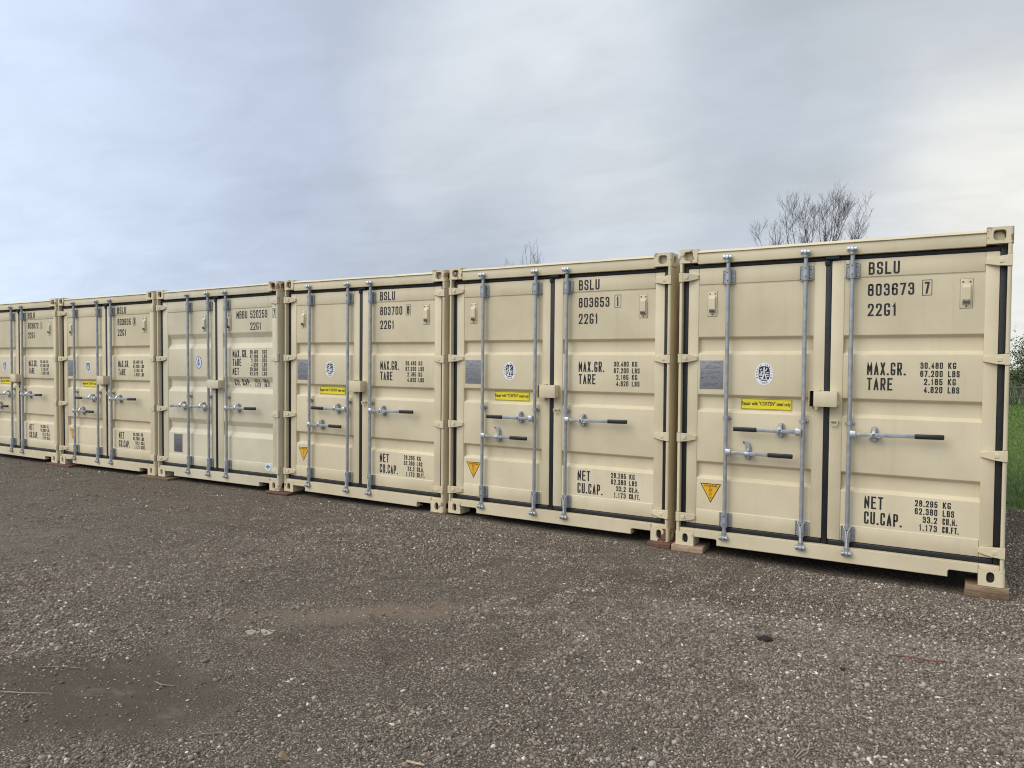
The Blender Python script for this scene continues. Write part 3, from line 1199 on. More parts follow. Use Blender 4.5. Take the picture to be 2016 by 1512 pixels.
    vm = vent_mesh().mesh('vent_cover', [pm, M['ink_soft']])
    vents = ((ax(.264, YP), az(2.005, YP), 'L'), (ax(2.119, YP), az(2.017, YP), 'R')) if kind == 'shallow' else ((1.000 - .06 - HX, 2.006, 'L'), (1.492 - .05 - HX, 2.006, 'R'))
    for x, z, s in vents:
        o = bpy.data.objects.new('vent_cover', vm)
        COL.objects.link(o)
        o.parent = doors[s]
        o.location = (x, YP, z)
    if kind == 'shallow':
        put(plate_mesh(.204, .247, 3), 'data_plate', [M['plate'], M['ink_soft']], doors['L'], (ax(.200, YP), YP, az(1.381, YP)))
        put(emblem_mesh('oval'), 'oval_seal', [M['white'], M['ink']], doors['L'], (ax(.740, YP), YP, az(1.517, YP)), None, 0)
        # yellow steel notice lies on the rib
        mb = MB()
        x0, x1, z0, z1 = ax(.549, YP), ax(.957, YP), az(1.217, YP), az(1.309, YP)
        ys = YP + .0275
        mb.box(x0, x1, ys, ys + .0022, z0, z1, 0, 0)
        fr = lambda x, z: ys
        frame_rect(mb, x0 + .003, x1 - .003, z0 + .003, z1 - .003, .003, fr, 1, .0008)
        printed(mb, 'Repair with "CORTEN" steel only', x0 + .008, z0 + .026, .042, x1 - x0 - .016, ys - .0010, 1)
        mb.build('repair_notice', [M['yellow'], M['ink']], doors['L'], 0)
        mb = MB()
        tx, tz = ax(.310, YP), az(.481, YP)
        T = [(-.091, .084), (.091, .084), (0, -.084)]
        T2 = [(-.080, .0775), (.080, .0775), (0, -.0705)]
        mb.add([(tx + a, YP - .0010, tz + b) for a, b in T], [(0, 2, 1)], 1)
        mb.add([(tx + a, YP - .0018, tz + b) for a, b in T2], [(0, 2, 1)], 0)
        sf = lambda x, z: YP - .0020
        text(mb, 'ATTENTION', tx - .056, tz + .056, .016, .112, sf, .0035, 1, 'L', .36, .0006)
        rnd = random.Random(8)
        for k in range(9):
            zz = tz + .043 - k * .0115
            wd = max(.010, (.058 - k * .0055) * rnd.uniform(.5, 1))
            x = tx - wd / 2
            while x < tx + wd / 2 - .003:
                L = rnd.uniform(.006, .014)
                mb.add([(x, YP - .0026, zz), (min(x + L, tx + wd / 2), YP - .0026, zz), (min(x + L, tx + wd / 2), YP - .0026, zz + .0045), (x, YP - .0026, zz + .0045)], [(0, 1, 2, 3)], 1)
                x += L + .004
        mb.build('warning_triangle', [M['orange'], M['ink']], doors['L'], 0)
    else:
        put(emblem_mesh('round'), 'oval_seal', [M['bluewhite'], M['navy']], doors['L'], (.919 - .07 - HX, YP, 1.590), None, 0)
        put(plate_mesh(.180, .250, 7), 'data_plate', [M['plate_dark'], M['ink_soft']], doors['L'], (.381 - .075 - HX, YP, .358))
        mb = MB()
        n = 20
        mb.add([(.050 * math.cos(2 * PI * k / n), -.0010, .048 * math.sin(2 * PI * k / n)) for k in range(n)], [tuple(range(n))], 0)
        S = star_of(4, .044, .022)
        mb.add([(a, -.0018, b) for a, b in S], [tuple(range(len(S)))], 1)
        mb.add([(a * 1.0, -.0024, b) for a, b in ((-.040, .004), (.040, .004), (.036, .012), (-.036, .012))], [(0, 1, 2, 3)], 2)
        put(mb, 'blue_sticker', [M['white'], M['cyan'], M['navy']], doors['R'], (2.255 - .06 - HX, YD, .277), None, 0)

    # D shackle
    if kind == 'shallow':
        mb = MB()
        xx, zz = ax(1.283, .03), az(1.150, .03)
        mb.box(xx - .034, xx + .034, .022, YD - .0005, zz - .004, zz + .006, .003)
        mb.tube([(xx + .028 * math.cos(a), .026, zz - .002 - .034 * math.sin(a)) for a in [PI * k / 10 for k in range(11)]], .0055, 6)
        mb.build('shackle', pm, doors['R'])

    # ---- lock box
    mb = MB()
    if kind == 'shallow':
        bx0, bx1, bz0, bz1 = ax(1.127, -.05), ax(1.300, -.05), az(1.260, -.05), az(1.383, -.05)
    else:
        bx0, bx1, bz0, bz1 = 1.165 - HX, 1.385 - HX, 1.252, 1.358
    yf = -.055
    mb.box(bx0, bx1, yf, yf + .006, bz0, bz1, .002)
    mb.box(bx0, bx1 - .0065, yf + .0065, YD - .0005, bz1 - .006, bz1 - .0005, .001)
    mb.box(bx1 - .006, bx1 - .0005, yf + .0065, YD - .0005, bz0 + .0005, bz1 - .0065, .001)
    mb.box(bx0 + .05, bx1 - .0065, yf + .0065, YD - .0005, bz0 + .0005, bz0 + .006, .001)
    mb.box(bx0 - .035, bx0 + .045, .020, YD - .0005, bz0 - .004, bz1 + .004, .002, 1)  # dark plate: shade of the box's open side put into colour
    mb.box(bx0 - .040, bx0 - .034, -.030, YD - .0005, bz0 - .004, bz1 + .004, .001)
    mb.box(bx0 - .034, bx0 + .040, -.020, YD - .0005, bz1 + .0015, bz1 + .0065, .001)
    mb.cyl((bx0 + .018, .008, bz0 - .026), (bx0 + .018, .008, bz0 + .02), .014, n=10, mi=0)
    mb.box(bx0 + .002, bx0 + .034, .000, .030, bz0 - .022, bz0 - .006, .003)
    mb.cyl((bx1 + .004, -.015, bz0 + .018), (bx1 + .004, -.015, bz0 + .050), .009, n=8, mi=0)
    mb.build('lock_box', [pm, M['dark']], root)

    # ---- lock rods
    if kind == 'shallow':
        rods = [(ax(.429), dict(sg=1, z=.843, tip=.977, g0=.778, keep=.613)), (ax(1.0495), dict(sg=-1, z=1.046, tip=.494, g0=.688, keep=.875)), (ax(1.393), dict(sg=1, z=1.050, tip=2.041, g0=1.846, keep=1.570))]
    else:
        o4 = .012
        rods = [(.668 + o4 - HX, dict(sg=-1, z=.996, tip=.330, g0=None, keep=.528)), (1.090 + o4 - HX, dict(sg=-1, z=.996, tip=.755, g0=None, keep=.945)), (1.446 + o4 - HX, dict(sg=1, z=.996, tip=2.055, g0=1.846, keep=1.640))]
    brm = bracket_mesh().mesh('guide_bracket', [M['zinc'], M['ink']])
    stm = strap_mesh().mesh('guide_strap', [M['zinc'], M['zinc_bright']])
    cmt = cam_mesh(True).mesh('cam', [M['zinc'], M['zinc_bright']])
    cmb = cam_mesh(False).mesh('cam', [M['zinc'], M['zinc_bright']])
    for idx, (x, h) in enumerate(rods):
        mb = MB()
        zt, zb = az(2.500), az(.112)
        mb.cyl((0, 0, zb + .01), (0, 0, zt - .01), RR, n=16)
        rod = mb.build('lock_rod', M['zinc'], root)
        rod.location = (x, YR, 0)
        for me, z, y in ((cmt, zt, -.018), (cmb, zb, -.018), (brm, az(2.336), 0), (brm, az(.259), 0), (stm, az(1.139), 0)):
            o = bpy.data.objects.new(me.name.split('.')[0], me)
            COL.objects.link(o)
            o.parent = rod
            o.location = (0, y if me in (cmt, cmb) else 0, z)
        hz = az(h['z'], -.03)
        xr = x + HX
        if kind == 'shallow':
            tip, g0, kp = ax(h['tip'], -.02) + HX, ax(h['g0'], -.02) + HX, ax(h['keep'], 0) + HX
        else:
            tip, g0, kp = h['tip'], h['g0'], h['keep'] + .02
        L = abs(tip - xr)
        hb = handle_mesh(L if g0 is None else abs(g0 - xr) + .03, h['sg'])
        o = put(hb, 'handle', [M['zinc'], M['zinc_bright']], rod, (0, 0, hz))
        if idx == 2:
            o.rotation_euler = (0, -.018, 0)
        if g0 is not None:
            o = put(grip_mesh(L, abs(g0 - xr), h['sg']), 'handle_grip', M['grip'], rod, (0, 0, hz))
            if idx == 2:
                o.rotation_euler = (0, -.018, 0)
        else:
            o = put(grip_mesh(L, L - .05, h['sg']), 'handle_grip', M['zinc'], rod, (0, 0, hz))
        op = open_catch and idx == 0
        o = put(keeper_mesh(op), 'handle_catch', [M['zinc'], M['zinc_bright'], M['ink_soft']], rod, (kp - xr, YD - YR, hz + .004))
        if op:
            o['label'] = 'handle catch with its latch swung up'
        if idx in (1, 2):
            mb = MB()
            zz = az(.259)
            for q in (-1, 1):
                mb.tube([(q * .026, -.012, zz + .060), (q * .020, -.030, zz + .052), (q * .006, -.0305, zz + .020), (q * .002, -.0305, zz - .05), (q * .004, -.030, zz - .10), (q * .008, -.036, zz - .135)], .0022, 5)
            mb.build('tie_cord', M['cord'], rod)
    return root


# ---- the row, from the right end to the left
GAPS = [0.0791, 0.0466, 0.0311, 0.0454, 0.0689]
DZ = [0, -.0073, -.0143, -.0231, -.0368, -.0449]
RL = [0, .0001, -.0032, .0067, .0047, .0020]
DY = [0, .0501, .0397, -.0076, -.0250, -.0291]
RY = [0, -.0044, -.0010, .0002, .0052, -.0014]
BS = 'BSLU'
LINES = [(BS, ('803673', '7'), '22G1'), (BS, ('803653', '1'), '22G1'), (BS, ('803700', '8'), '22G1'), None, (BS, ('803695', '3'), '22G1'), (BS, ('803672', '1'), '22G1')]
LABELS = ['beige shipping container numbered 803673 7, at the right end of the row on stacked timber',
          'beige shipping container numbered 803653 1, second from the right end of the row',
          'beige shipping container numbered 803700 8, all catches closed, third from the right end',
          'greyish beige shipping container numbered 520259 7 with deep ribs and a blue sticker',
          'beige shipping container numbered 803695 3, just left of the greyish one',
          'beige shipping container numbered 803672 1, cut off by the left edge of the photo']
proto = build_container('shallow', LINES[0], True)
closed = keeper_mesh(False).mesh('handle_catch', [M['zinc'], M['zinc_bright'], M['ink_soft']])
roots = [proto]
sRf = surf_fn('shallow', ax(1.341, YP), ax(2.272, YP))
for i in range(1, 6):
    if i == 3:
        roots.append(build_container('deep', None, False))
        continue
    c = copy_tree(proto)
    for ch in c.children_recursive:
        nm = ch.name.split('.')[0]
        if nm in ('serial_number', 'check_digit'):
            ch.data = dict(id_lettering('shallow', sRf, LINES[i]))[nm].mesh(nm, M['ink'], 0)
        if nm == 'handle_catch' and 'label' in ch and i != 1:
            ch.data = closed
            del ch['label']
    roots.append(c)
x = 0.0
CX0 = []
for i, c in enumerate(roots):
    if i:
        x -= CWID + GAPS[i - 1]
    CX0.append(x)
    c.location = (x + HX, DY[i], DZ[i])
    c.rotation_euler = (0, -RL[i], RY[i])
    tag(c, LABELS[i], 'container', 'shipping containers in a row')

# bare rusty patch on the lower right casting of the second container
mb = MB()
cx_ = HX - .165
pts = [(.108, .118), (.143, .118), (.144, .004), (.062, .003), (.072, .024), (.098, .034), (.104, .060), (.122, .078), (.121, .100), (.112, .108)]
mb.add([(cx_ + a, -.0012, b) for a, b in pts], [tuple(range(len(pts)))])
o = mb.build('rust_patch', M['rust'], next(q for q in roots[1].children if q.name.startswith('corner_casting') and abs(max(v.co.x for v in q.data.vertices) - HX) < .01 and min(v.co.z for v in q.data.vertices) < .01 and min(v.co.y for v in q.data.vertices) < .01), 0)

# ------------------------------------------------------------------ ground
GX = [-400, -30, -14, -10, -7.5, -5, -3.6, -2.5, -1.4, -.3, .3, 1.2, 2.1, 2.45, 5, 12, 400]
GZ = [-.12, -.12, -.090, -.080, -.066, -.050, -.054, -.028, -.056, -.052, -.056, -.086, -.090, -.085, -.09, -.10, -.10]


def gz(x, y):
    return float(np.interp(x, GX, GZ))


def lump(x, y):
    return 0.010 * mnoise.noise(Vector((x * .7, y * .7, 3.1))) + 0.006 * mnoise.noise(Vector((x * 2.3, y * 2.3, 7.7))) + 0.0045 * mnoise.noise(Vector((x * 6.5, y * 6.5, 1.7)))


def ghz(x, y):
    k = min(1, max(0, (-y - .5) / 1.0))
    return gz(x, y) + k * lump(x, y)


def edge_y(x):
    """where the gravel gives way to grass, right of the containers"""
    return 4.6 + .5 * math.sin(x * 1.3) + .35 * math.sin(x * 3.1 + 1) - .10 * (x - 2.5)


# ---- gravel yard material
mt, N, b = new_mat('gravel')
co = N.n('ShaderNodeTexCoord').outputs['Object']
sep = N.n('ShaderNodeSeparateXYZ', {0: co})
wob = N.noise(co, 1.7, 5, 0.6)


def patch(px, py, ax_, bx_, ang, wobk=0.9, soft=(1.25, .55)):
    """irregular patch on the yard: ellipse with a wandering rim"""
    c, s = math.cos(ang), math.sin(ang)
    dx = N.math('SUBTRACT', sep.outputs[0], px)
    dy = N.math('SUBTRACT', sep.outputs[1], py)
    q1 = N.math('DIVIDE', N.math('ADD', N.math('MULTIPLY', dx, c), N.math('MULTIPLY', dy, s)), ax_)
    q2 = N.math('DIVIDE', N.math('SUBTRACT', N.math('MULTIPLY', dy, c), N.math('MULTIPLY', dx, s)), bx_)
    rr_ = N.math('SQRT', N.math('ADD', N.math('MULTIPLY', q1, q1), N.math('MULTIPLY', q2, q2)))
    rr_ = N.math('ADD', rr_, N.math('MULTIPLY', N.math('SUBTRACT', wob, 0.5), wobk))
    return N.ss(rr_, soft[0], soft[1])


fine = N.noise(co, 60, 4, 0.65)
mid = N.noise(co, 7, 5, 0.65)
bigN = N.noise(co, 0.8, 5, 0.6)
soil = N.mix(N.ss(fine, .3, .7), (0.045, 0.033, 0.023), (0.100, 0.076, 0.053))
soil = N.mix(N.math('MULTIPLY', N.ss(bigN, .42, .68), .5), soil, (0.134, 0.108, 0.078))
soil = N.mix(N.math('MULTIPLY', N.ss(mid, .50, .75), .45), soil, (0.045, 0.033, 0.022))
vor = N.n('ShaderNodeTexVoronoi', {'Scale': 85.0, 'Vector': co, 'Randomness': 1.0})
vd, vc = vor.outputs['Distance'], vor.outputs['Color']
vs_ = N.n('ShaderNodeSeparateColor', {0: vc})
ston = N.mix(N.ss(vs_.outputs[0], .05, 1.0), (0.117, 0.095, 0.071), (0.387, 0.320, 0.240))
ston = N.mix(N.math('MULTIPLY', N.ss(vs_.outputs[1], .93, .98), 1.0), ston, (0.601, 0.536, 0.440))
is_st = N.math('MULTIPLY', N.ss(vd, .58, .34), N.ss(N.math('ADD', vs_.outputs[2], N.math('MULTIPLY', mid, .7)), .35, .6))
vor2 = N.n('ShaderNodeTexVoronoi', {'Scale': 190.0, 'Vector': co})
v2 = N.n('ShaderNodeSeparateColor', {0: vor2.outputs['Color']})
grit = N.mix(N.ss(v2.outputs[0], .2, 1.0), (0.068, 0.053, 0.038), (0.367, 0.306, 0.230))
fines_m = patch(-1.48, -4.26, .80, .40, math.radians(18), 1.3, (1.35, .45))
base = N.mix(N.math('MULTIPLY', N.ss(vor2.outputs['Distance'], .6, .3), .65), soil, grit)
keep_st = N.math('SUBTRACT', 1.0, N.math('MULTIPLY', fines_m, .92))
st_f = N.math('MULTIPLY', is_st, keep_st)
base = N.mix(st_f, base, ston)
# damp fine dirt, lower left; sandy and reddish washes
base = N.mix(N.math('MULTIPLY', fines_m, .90), base, N.mix(N.ss(fine, .3, .7), (0.068, 0.051, 0.036), (0.100, 0.077, 0.055)))
base = N.mix(N.math('MULTIPLY', patch(-1.20, -2.72, 1.0, .17, math.radians(38), 1.6, (1.5, .2)), .75), base, (0.240, 0.172, 0.116))
base = N.mix(N.math('MULTIPLY', patch(-.75, -3.15, 1.0, .40, math.radians(25)), .15), base, (0.130, 0.087, 0.058))
base = N.mix(N.math('MULTIPLY', patch(-3.9, -3.7, .8, .35, math.radians(10)), .55), base, (0.122, 0.083, 0.054))
base = N.mix(N.math('MULTIPLY', patch(-.6, -1.05, 1.2, .22, math.radians(10)), .50), base, (0.176, 0.130, 0.086))
base = N.mix(N.math('MULTIPLY', patch(-6.5, -2.9, 2.4, .25, math.radians(12)), .45), base, (0.200, 0.166, 0.120))
base = N.mix(N.math('MULTIPLY', patch(1.2, -.9, 1.6, .35, math.radians(5)), .45), base, (0.061, 0.047, 0.033))
base = N.mix(N.math('MULTIPLY', patch(-2.5, -1.3, 2.2, .30, math.radians(8)), .35), base, (0.070, 0.056, 0.039))
clump = N.noise(co, 4.5, 6, 0.68, 0.5)
base = N.mix(N.ss(clump, .54, .70, 0.0, .55), base, (0.050, 0.039, 0.029))
base = N.mix(N.ss(clump, .46, .30, 0.0, .40), base, (0.205, 0.172, 0.135))
N.set(b.inputs['Base Color'], base)
b.inputs['Roughness'].default_value = 0.9
b.inputs['Specular IOR Level'].default_value = 0.25
hh = N.math('ADD', N.math('MULTIPLY', N.math('SUBTRACT', 1.0, N.math('MINIMUM', vd, 1.0)), st_f), N.math('ADD', N.math('MULTIPLY', fine, .35), N.math('MULTIPLY', mid, .6)))
bn = N.n('ShaderNodeBump', {'Strength': 0.9, 'Distance': 0.010, 'Height': hh})
N.set(b.inputs['Normal'], bn.outputs[0])
M['gravel'] = mt

# grass field
mt, N, b = new_mat('field_grass')
co = N.n('ShaderNodeTexCoord').outputs['Object']
c = N.mix(N.ss(N.noise(co, 0.25, 5, .6), .3, .7), (0.065, 0.115, 0.016), (0.105, 0.165, 0.026))
c = N.mix(N.math('MULTIPLY', N.ss(N.noise(co, 12, 5, .7), .45, .75), .6), c, (0.030, 0.050, 0.012))
c = N.mix(N.math('MULTIPLY', N.ss(N.noise(co, 1.1, 4, .6), .58, .72), .5), c, (0.105, 0.090, 0.050))
N.set(b.inputs['Base Color'], c)
b.inputs['Roughness'].default_value = 0.9
bn = N.n('ShaderNodeBump', {'Strength': 0.8, 'Distance': 0.03, 'Height': N.noise(co, 25, 4, .7)})
N.set(b.inputs['Normal'], bn.outputs[0])
M['field'] = mt

# the field is the base sheet and reaches the horizon; the yard lies on it
mb = MB()
xs = [-700, -200, -60, -30, -14, -10, -7.5, -5, -3.6, -2.5, -1.4, -.3, .3, 1.2, 2.45, 5, 12, 30, 80, 250, 700]
ys = [-700, -150, -40, -12, -5, 0, 4, 8, 15, 25, 40, 80, 200, 700]
vs = [(x_, y_, gz(x_, y_) - .035) for y_ in ys for x_ in xs]
nx = len(xs)
mb.add(vs, [(j * nx + i, j * nx + i + 1, (j + 1) * nx + i + 1, (j + 1) * nx + i) for j in range(len(ys) - 1) for i in range(nx - 1)])
o = mb.build('field', M['field'], None, 60)
tag(o, kind='structure')

mb = MB()
xs = list(np.concatenate([np.linspace(-60, -14, 24)[:-1], np.linspace(-14, 6, 261), np.linspace(6, 40, 40)[1:]]))
nrow = 210
vs, fs = [], []
for x_ in xs:
    yt = edge_y(x_) if x_ > 2.45 else (7.0 if x_ < 2.2 else 7 + (edge_y(2.45) - 7) * (x_ - 2.2) / .25)
    col_y = np.concatenate([np.linspace(-40, -8, 20)[:-1], np.linspace(-8, 0.5, nrow - 19 - 10), np.linspace(.5, yt, 11)[1:]])
    for y_ in col_y:
        z_ = ghz(x_, y_)
        e_ = (yt - y_)
        if e_ < .5:
            z_ -= .03 * (1 - e_ / .5)
        vs.append((x_, y_, z_))
L_ = len(col_y)
for i in range(len(xs) - 1):
    for j in range(L_ - 1):
        fs.append((i * L_ + j, (i + 1) * L_ + j, (i + 1) * L_ + j + 1, i * L_ + j + 1))
mb.add(vs, fs)
o = mb.build('gravel_yard', M['gravel'], None, 60)
tag(o, kind='structure')

# ---- loose stones on the yard, too many to count
mt, N, b = new_mat('stones')
geo = N.n('ShaderNodeNewGeometry')
rnd_ = geo.outputs['Random Per Island']
cr = N.t.nodes.new('ShaderNodeValToRGB')
N.set(cr.inputs[0], rnd_)
el = cr.color_ramp.elements
el[0].position, el[0].color = 0.0, (0.128, 0.099, 0.073, 1)
el[1].position, el[1].color = 1.0, (0.895, 0.814, 0.684, 1)
for ps, cc in ((.25, (0.166, 0.131, 0.099)), (.50, (0.256, 0.209, 0.159)), (.70, (0.305, 0.252, 0.195)), (.78, (0.290, 0.215, 0.151)), (.86, (0.377, 0.326, 0.264)), (.96, (0.464, 0.412, 0.337))):
    e = el.new(ps)
    e.color = (*cc, 1)
co = N.n('ShaderNodeTexCoord').outputs['Object']
N.set(b.inputs['Base Color'], N.mix(N.math('MULTIPLY', N.ss(N.noise(co, 220, 3, .6), .4, .7), .3), cr.outputs[0], (0.108, 0.084, 0.061)))
b.inputs['Roughness'].default_value = 0.8
b.inputs['Specular IOR Level'].default_value = 0.3
M['stones'] = mt

rng = np.random.default_rng(11)


def in_patch(x, y, px, py, a, b_, ang):
    c_, s_ = math.cos(ang), math.sin(ang)
    q1 = ((x - px) * c_ + (y - py) * s_) / a
    q2 = ((y - py) * c_ - (x - px) * s_) / b_
    return np.sqrt(q1 * q1 + q2 * q2)


def sine_noise(x, y, sc_, seed):
    g = np.random.default_rng(seed)
    v = np.zeros_like(x)
    for k in range(7):
        a = g.uniform(0, 2 * PI)
        fr = sc_ * g.uniform(.5, 2.2)
        v += np.sin((x * math.cos(a) + y * math.sin(a)) * fr + g.uniform(0, 6.28))
    return v / 7


def stones(count, dmin, dmax, rmed, verts, faces):
    # polar scatter over the yard in front of the camera
    a = rng.uniform(-64, 42, count * 2) * PI / 180 + YAW
    dd = np.sqrt(rng.uniform(dmin ** 2, dmax ** 2, count * 2))
    X = CAM.x - np.sin(a) * dd
    Y = CAM.y + np.cos(a) * dd
    dens = .62 + 1.2 * sine_noise(X, Y, 1.3, 3) + .75 * sine_noise(X, Y, 11.0, 41) + .5 * sine_noise(X, Y, 5.0, 4) + .10 * np.clip(X + 1, -4, 3)
    pm_ = in_patch(X, Y, -1.48, -4.26, .80, .42, math.radians(18)) + .9 * sine_noise(X, Y, 3.5, 6) + .5 * sine_noise(X, Y, 11.0, 16)
    dens = dens * np.clip((pm_ - .55) / .7, .05, 1)
    pm2 = in_patch(X, Y, -1.30, -2.72, 1.0, .22, math.radians(38))
    dens = dens * np.clip(pm2 + .5 * sine_noise(X, Y, 6.0, 26), .25, 1)
    okk = (Y < np.minimum(5.6, 4.35 + .5 * np.sin(X * 1.3) - .10 * (X - 2.5))) & ~((X < 2.46) & (Y > -0.01)) & (rng.uniform(0, 1, count * 2) < np.clip(dens, .04, 1))
    X, Y = X[okk][:count], Y[okk][:count]
    n = len(X)
    R = rmed * np.exp(rng.normal(0, .42, n))
    R = np.minimum(R, .017)
    V = np.asarray(verts, float)
    nv = len(V)
    sx_ = R * rng.uniform(.85, 1.5, n)
    sy_ = R * rng.uniform(.6, 1.1, n)
    sz_ = R * rng.uniform(.45, .9, n)
    ang = rng.uniform(0, 2 * PI, n)
    J = V[None] * (1 + rng.uniform(-.26, .26, (n, nv, 1)))
    px, py, pz = J[..., 0] * sx_[:, None], J[..., 1] * sy_[:, None], J[..., 2] * sz_[:, None]
    tl = rng.uniform(-.35, .35, n)[:, None]
    pz = pz + px * tl
    ca, sa = np.cos(ang)[:, None], np.sin(ang)[:, None]
    Z = np.interp(X, GX, GZ)
    k = np.clip((-Y - .5), 0, 1)
    lm = np.array([lump(p, q) for p, q in zip(X, Y)])
    Z = Z + k * lm + sz_ * .40
    out = np.stack([px * ca - py * sa + X[:, None], px * sa + py * ca + Y[:, None], pz + Z[:, None]], -1).reshape(-1, 3)
    F = np.asarray(faces, int)
    return out, (F[None] + (np.arange(n) * nv)[:, None, None]).reshape(-1, 3)


bmi = bmesh.new()
bmesh.ops.create_icosphere(bmi, subdivisions=1, radius=1)
bmi.verts.index_update()
ICO = ([tuple(v.co) for v in bmi.verts], [[v.index for v in q.verts] for q in bmi.faces])
bmi.free()
OCT = ([(1, 0, 0), (-1, 0, 0), (0, 1, 0), (0, -1, 0), (.1, .1, 1), (0, 0, -1)],
       [(0, 2, 4), (2, 1, 4), (1, 3, 4), (3, 0, 4), (2, 0, 5), (1, 2, 5), (3, 1, 5), (0, 3, 5)])
parts = [stones(205000, 2.2, 5.2, .0040, *ICO), stones(290000, 4.8, 9.0, .0050, *OCT), stones(110000, 8.5, 17.0, .0080, *OCT), stones(2600, 2.4, 9.0, .0082, *ICO)]
off_, V_, F_ = 0, [], []
for v_, f_ in parts:
    V_.append(v_)
    F_.append(f_ + off_)
    off_ += len(v_)
V_, F_ = np.concatenate(V_), np.concatenate(F_)
me = bpy.data.meshes.new('loose_stones')
me.vertices.add(len(V_))
me.vertices.foreach_set('co', V_.astype(np.float32).ravel())
me.loops.add(len(F_) * 3)
me.loops.foreach_set('vertex_index', F_.astype(np.int32).ravel())
me.polygons.add(len(F_))
me.polygons.foreach_set('loop_start', np.arange(0, len(F_) * 3, 3, dtype=np.int32))
me.update(calc_edges=True)
me.polygons.foreach_set('use_smooth', np.ones(len(F_), bool))
me.materials.append(M['stones'])
o = bpy.data.objects.new('loose_gravel', me)
COL.objects.link(o)
tag(o, kind='stuff')

# ---- grass right of the containers
mt, N, b = new_mat('grass_blades')
geo = N.n('ShaderNodeNewGeometry')
N.set(b.inputs['Base Color'], N.mix(geo.outputs['Random Per Island'], (0.075, 0.135, 0.016), (0.170, 0.245, 0.045)))
b.inputs['Roughness'].default_value = 0.6
M['blades'] = mt
n = 130000
X = np.where(rng.uniform(0, 1, n) < .82, 2.3 + 21 * rng.uniform(0, 1, n) ** 1.6, rng.uniform(-9, 2.3, n))
Y = 3.9 + 30 * rng.uniform(0, 1, n) ** 1.7
ed = np.array([edge_y(v) for v in X])
tuft = sine_noise(X, Y, 2.5, 21)
ok = ((X > 2.3) | (Y > 6.9)) & (Y > ed - .35 * rng.uniform(0, 1, n) ** 2) & ((Y > ed + 1.2) | (tuft > -.12)) & ((Y < 7.2) | (rng.uniform(0, 1, n) < 1))
X, Y = X[ok], Y[ok]
n = len(X)
Hh = rng.uniform(.015, .040, n) * (1 + .02 * np.maximum(Y - 6, 0))
Wd = rng.uniform(.003, .006, n) * (1 + .10 * np.maximum(Y - 5, 0))
an = rng.uniform(0, 2 * PI, n)
lx, ly = rng.normal(0, .5, n) * Hh, rng.normal(0, .5, n) * Hh
Z = np.interp(X, GX, GZ) - .04
P0 = np.stack([X - np.cos(an) * Wd, Y - np.sin(an) * Wd, Z], -1)
P1 = np.stack([X + np.cos(an) * Wd, Y + np.sin(an) * Wd, Z], -1)
P2 = np.stack([X + lx, Y + ly, Z + .03 + Hh], -1)
V_ = np.stack([P0, P1, P2], 1).reshape(-1, 3)
me = bpy.data.meshes.new('grass')
me.from_pydata(V_.tolist(), [], np.arange(n * 3).reshape(-1, 3).tolist())
me.materials.append(M['blades'])
o = bpy.data.objects.new('grass', me)
COL.objects.link(o)
tag(o, kind='stuff')


# ------------------------------------------------------------------ timber under the corners
def board(name, x0, x1, y0, y1, z0, z1, mat, label, rot=0.0):
    mb = MB()
    mb.box(-(x1 - x0) / 2, (x1 - x0) / 2, -(y1 - y0) / 2, (y1 - y0) / 2, 0, z1 - z0, .003)
    o = mb.build(name, M[mat])
    o.location = ((x0 + x1) / 2, (y0 + y1) / 2, z0)
    o.rotation_euler = (0, 0, rot)
    tag(o, label, 'timber', 'timber boards under container corners')
    return o


board('timber_board', 2.195, 2.462, -.030, .30, -.041, -.003, 'wood_mid', 'upper brown board of the two stacked under the far right container corner', 0.01)
board('timber_board', 2.190, 2.468, -.036, .30, -.086, -.042, 'wood_brown', 'lower darker board of the two stacked under the far right container corner', -.015)
board('timber_board', -.030, .248, -.020, .24, -.054, -.002, 'wood_pale', 'pale board under the left corner of the rightmost container', 0.03)
board('timber_board', -.255, -.042, -.010, .26, -.052, -.0095, 'wood_red', 'dark red board under the right corner of container 803653', -.02)
c = CX0[2]
board('timber_board', c + 2.255, c + 2.47, .020, .26, -.036, -.018, 'wood_brown', 'thin brown board under the right corner of container 803700', .03)
c = CX0[3]
board('timber_board', c + 2.24, c + 2.63, -.050, .24, -.044, -.020, 'wood_red', 'thin rusty board under the right corner of the greyish container', .02)
c = CX0[4]
board('timber_board', c + 2.15, c + 2.82, -.085, .22, -.066, -.036, 'wood_brown', 'flat board bridging the corners of the greyish container and its left neighbour', .0)
c = CX0[5]
board('timber_board', c + 2.20, c + 2.86, -.080, .22, -.078, -.046, 'wood_red', 'reddish board under the two corners nearest the left edge', .0)


# ------------------------------------------------------------------ trees
mt, N, b = new_mat('bark')
co = N.n('ShaderNodeTexCoord').outputs['Object']
N.set(b.inputs['Base Color'], N.mix(N.noise(co, 6, 5, .6), (0.075, 0.062, 0.055), (0.14, 0.12, 0.105)))
b.inputs['Roughness'].default_value = 0.9
M['bark'] = mt
M['bark_pale'] = simple('pale_bark', (0.17, 0.15, 0.13), .9, var=.25)


def limb(mb, p0, p1, ra, rb, rnd, bend=.12, n=6, sides=5):
    p0, p1 = Vector(p0), Vector(p1)
    L = (p1 - p0).length
    off = Vector((rnd.uniform(-1, 1), rnd.uniform(-1, 1), rnd.uniform(-.3, .6))) * L * bend
    pts, rads = [], []
    for k in range(n + 1):
        s = k / n
        j = Vector((rnd.uniform(-1, 1), rnd.uniform(-1, 1), 0)) * L * .012 * (0 < k < n)
        pts.append(p0.lerp(p1, s) + off * math.sin(PI * s) + j)
        rads.append(ra + (rb - ra) * s)
    mb.tube(pts, rads, sides)
    return pts, rads


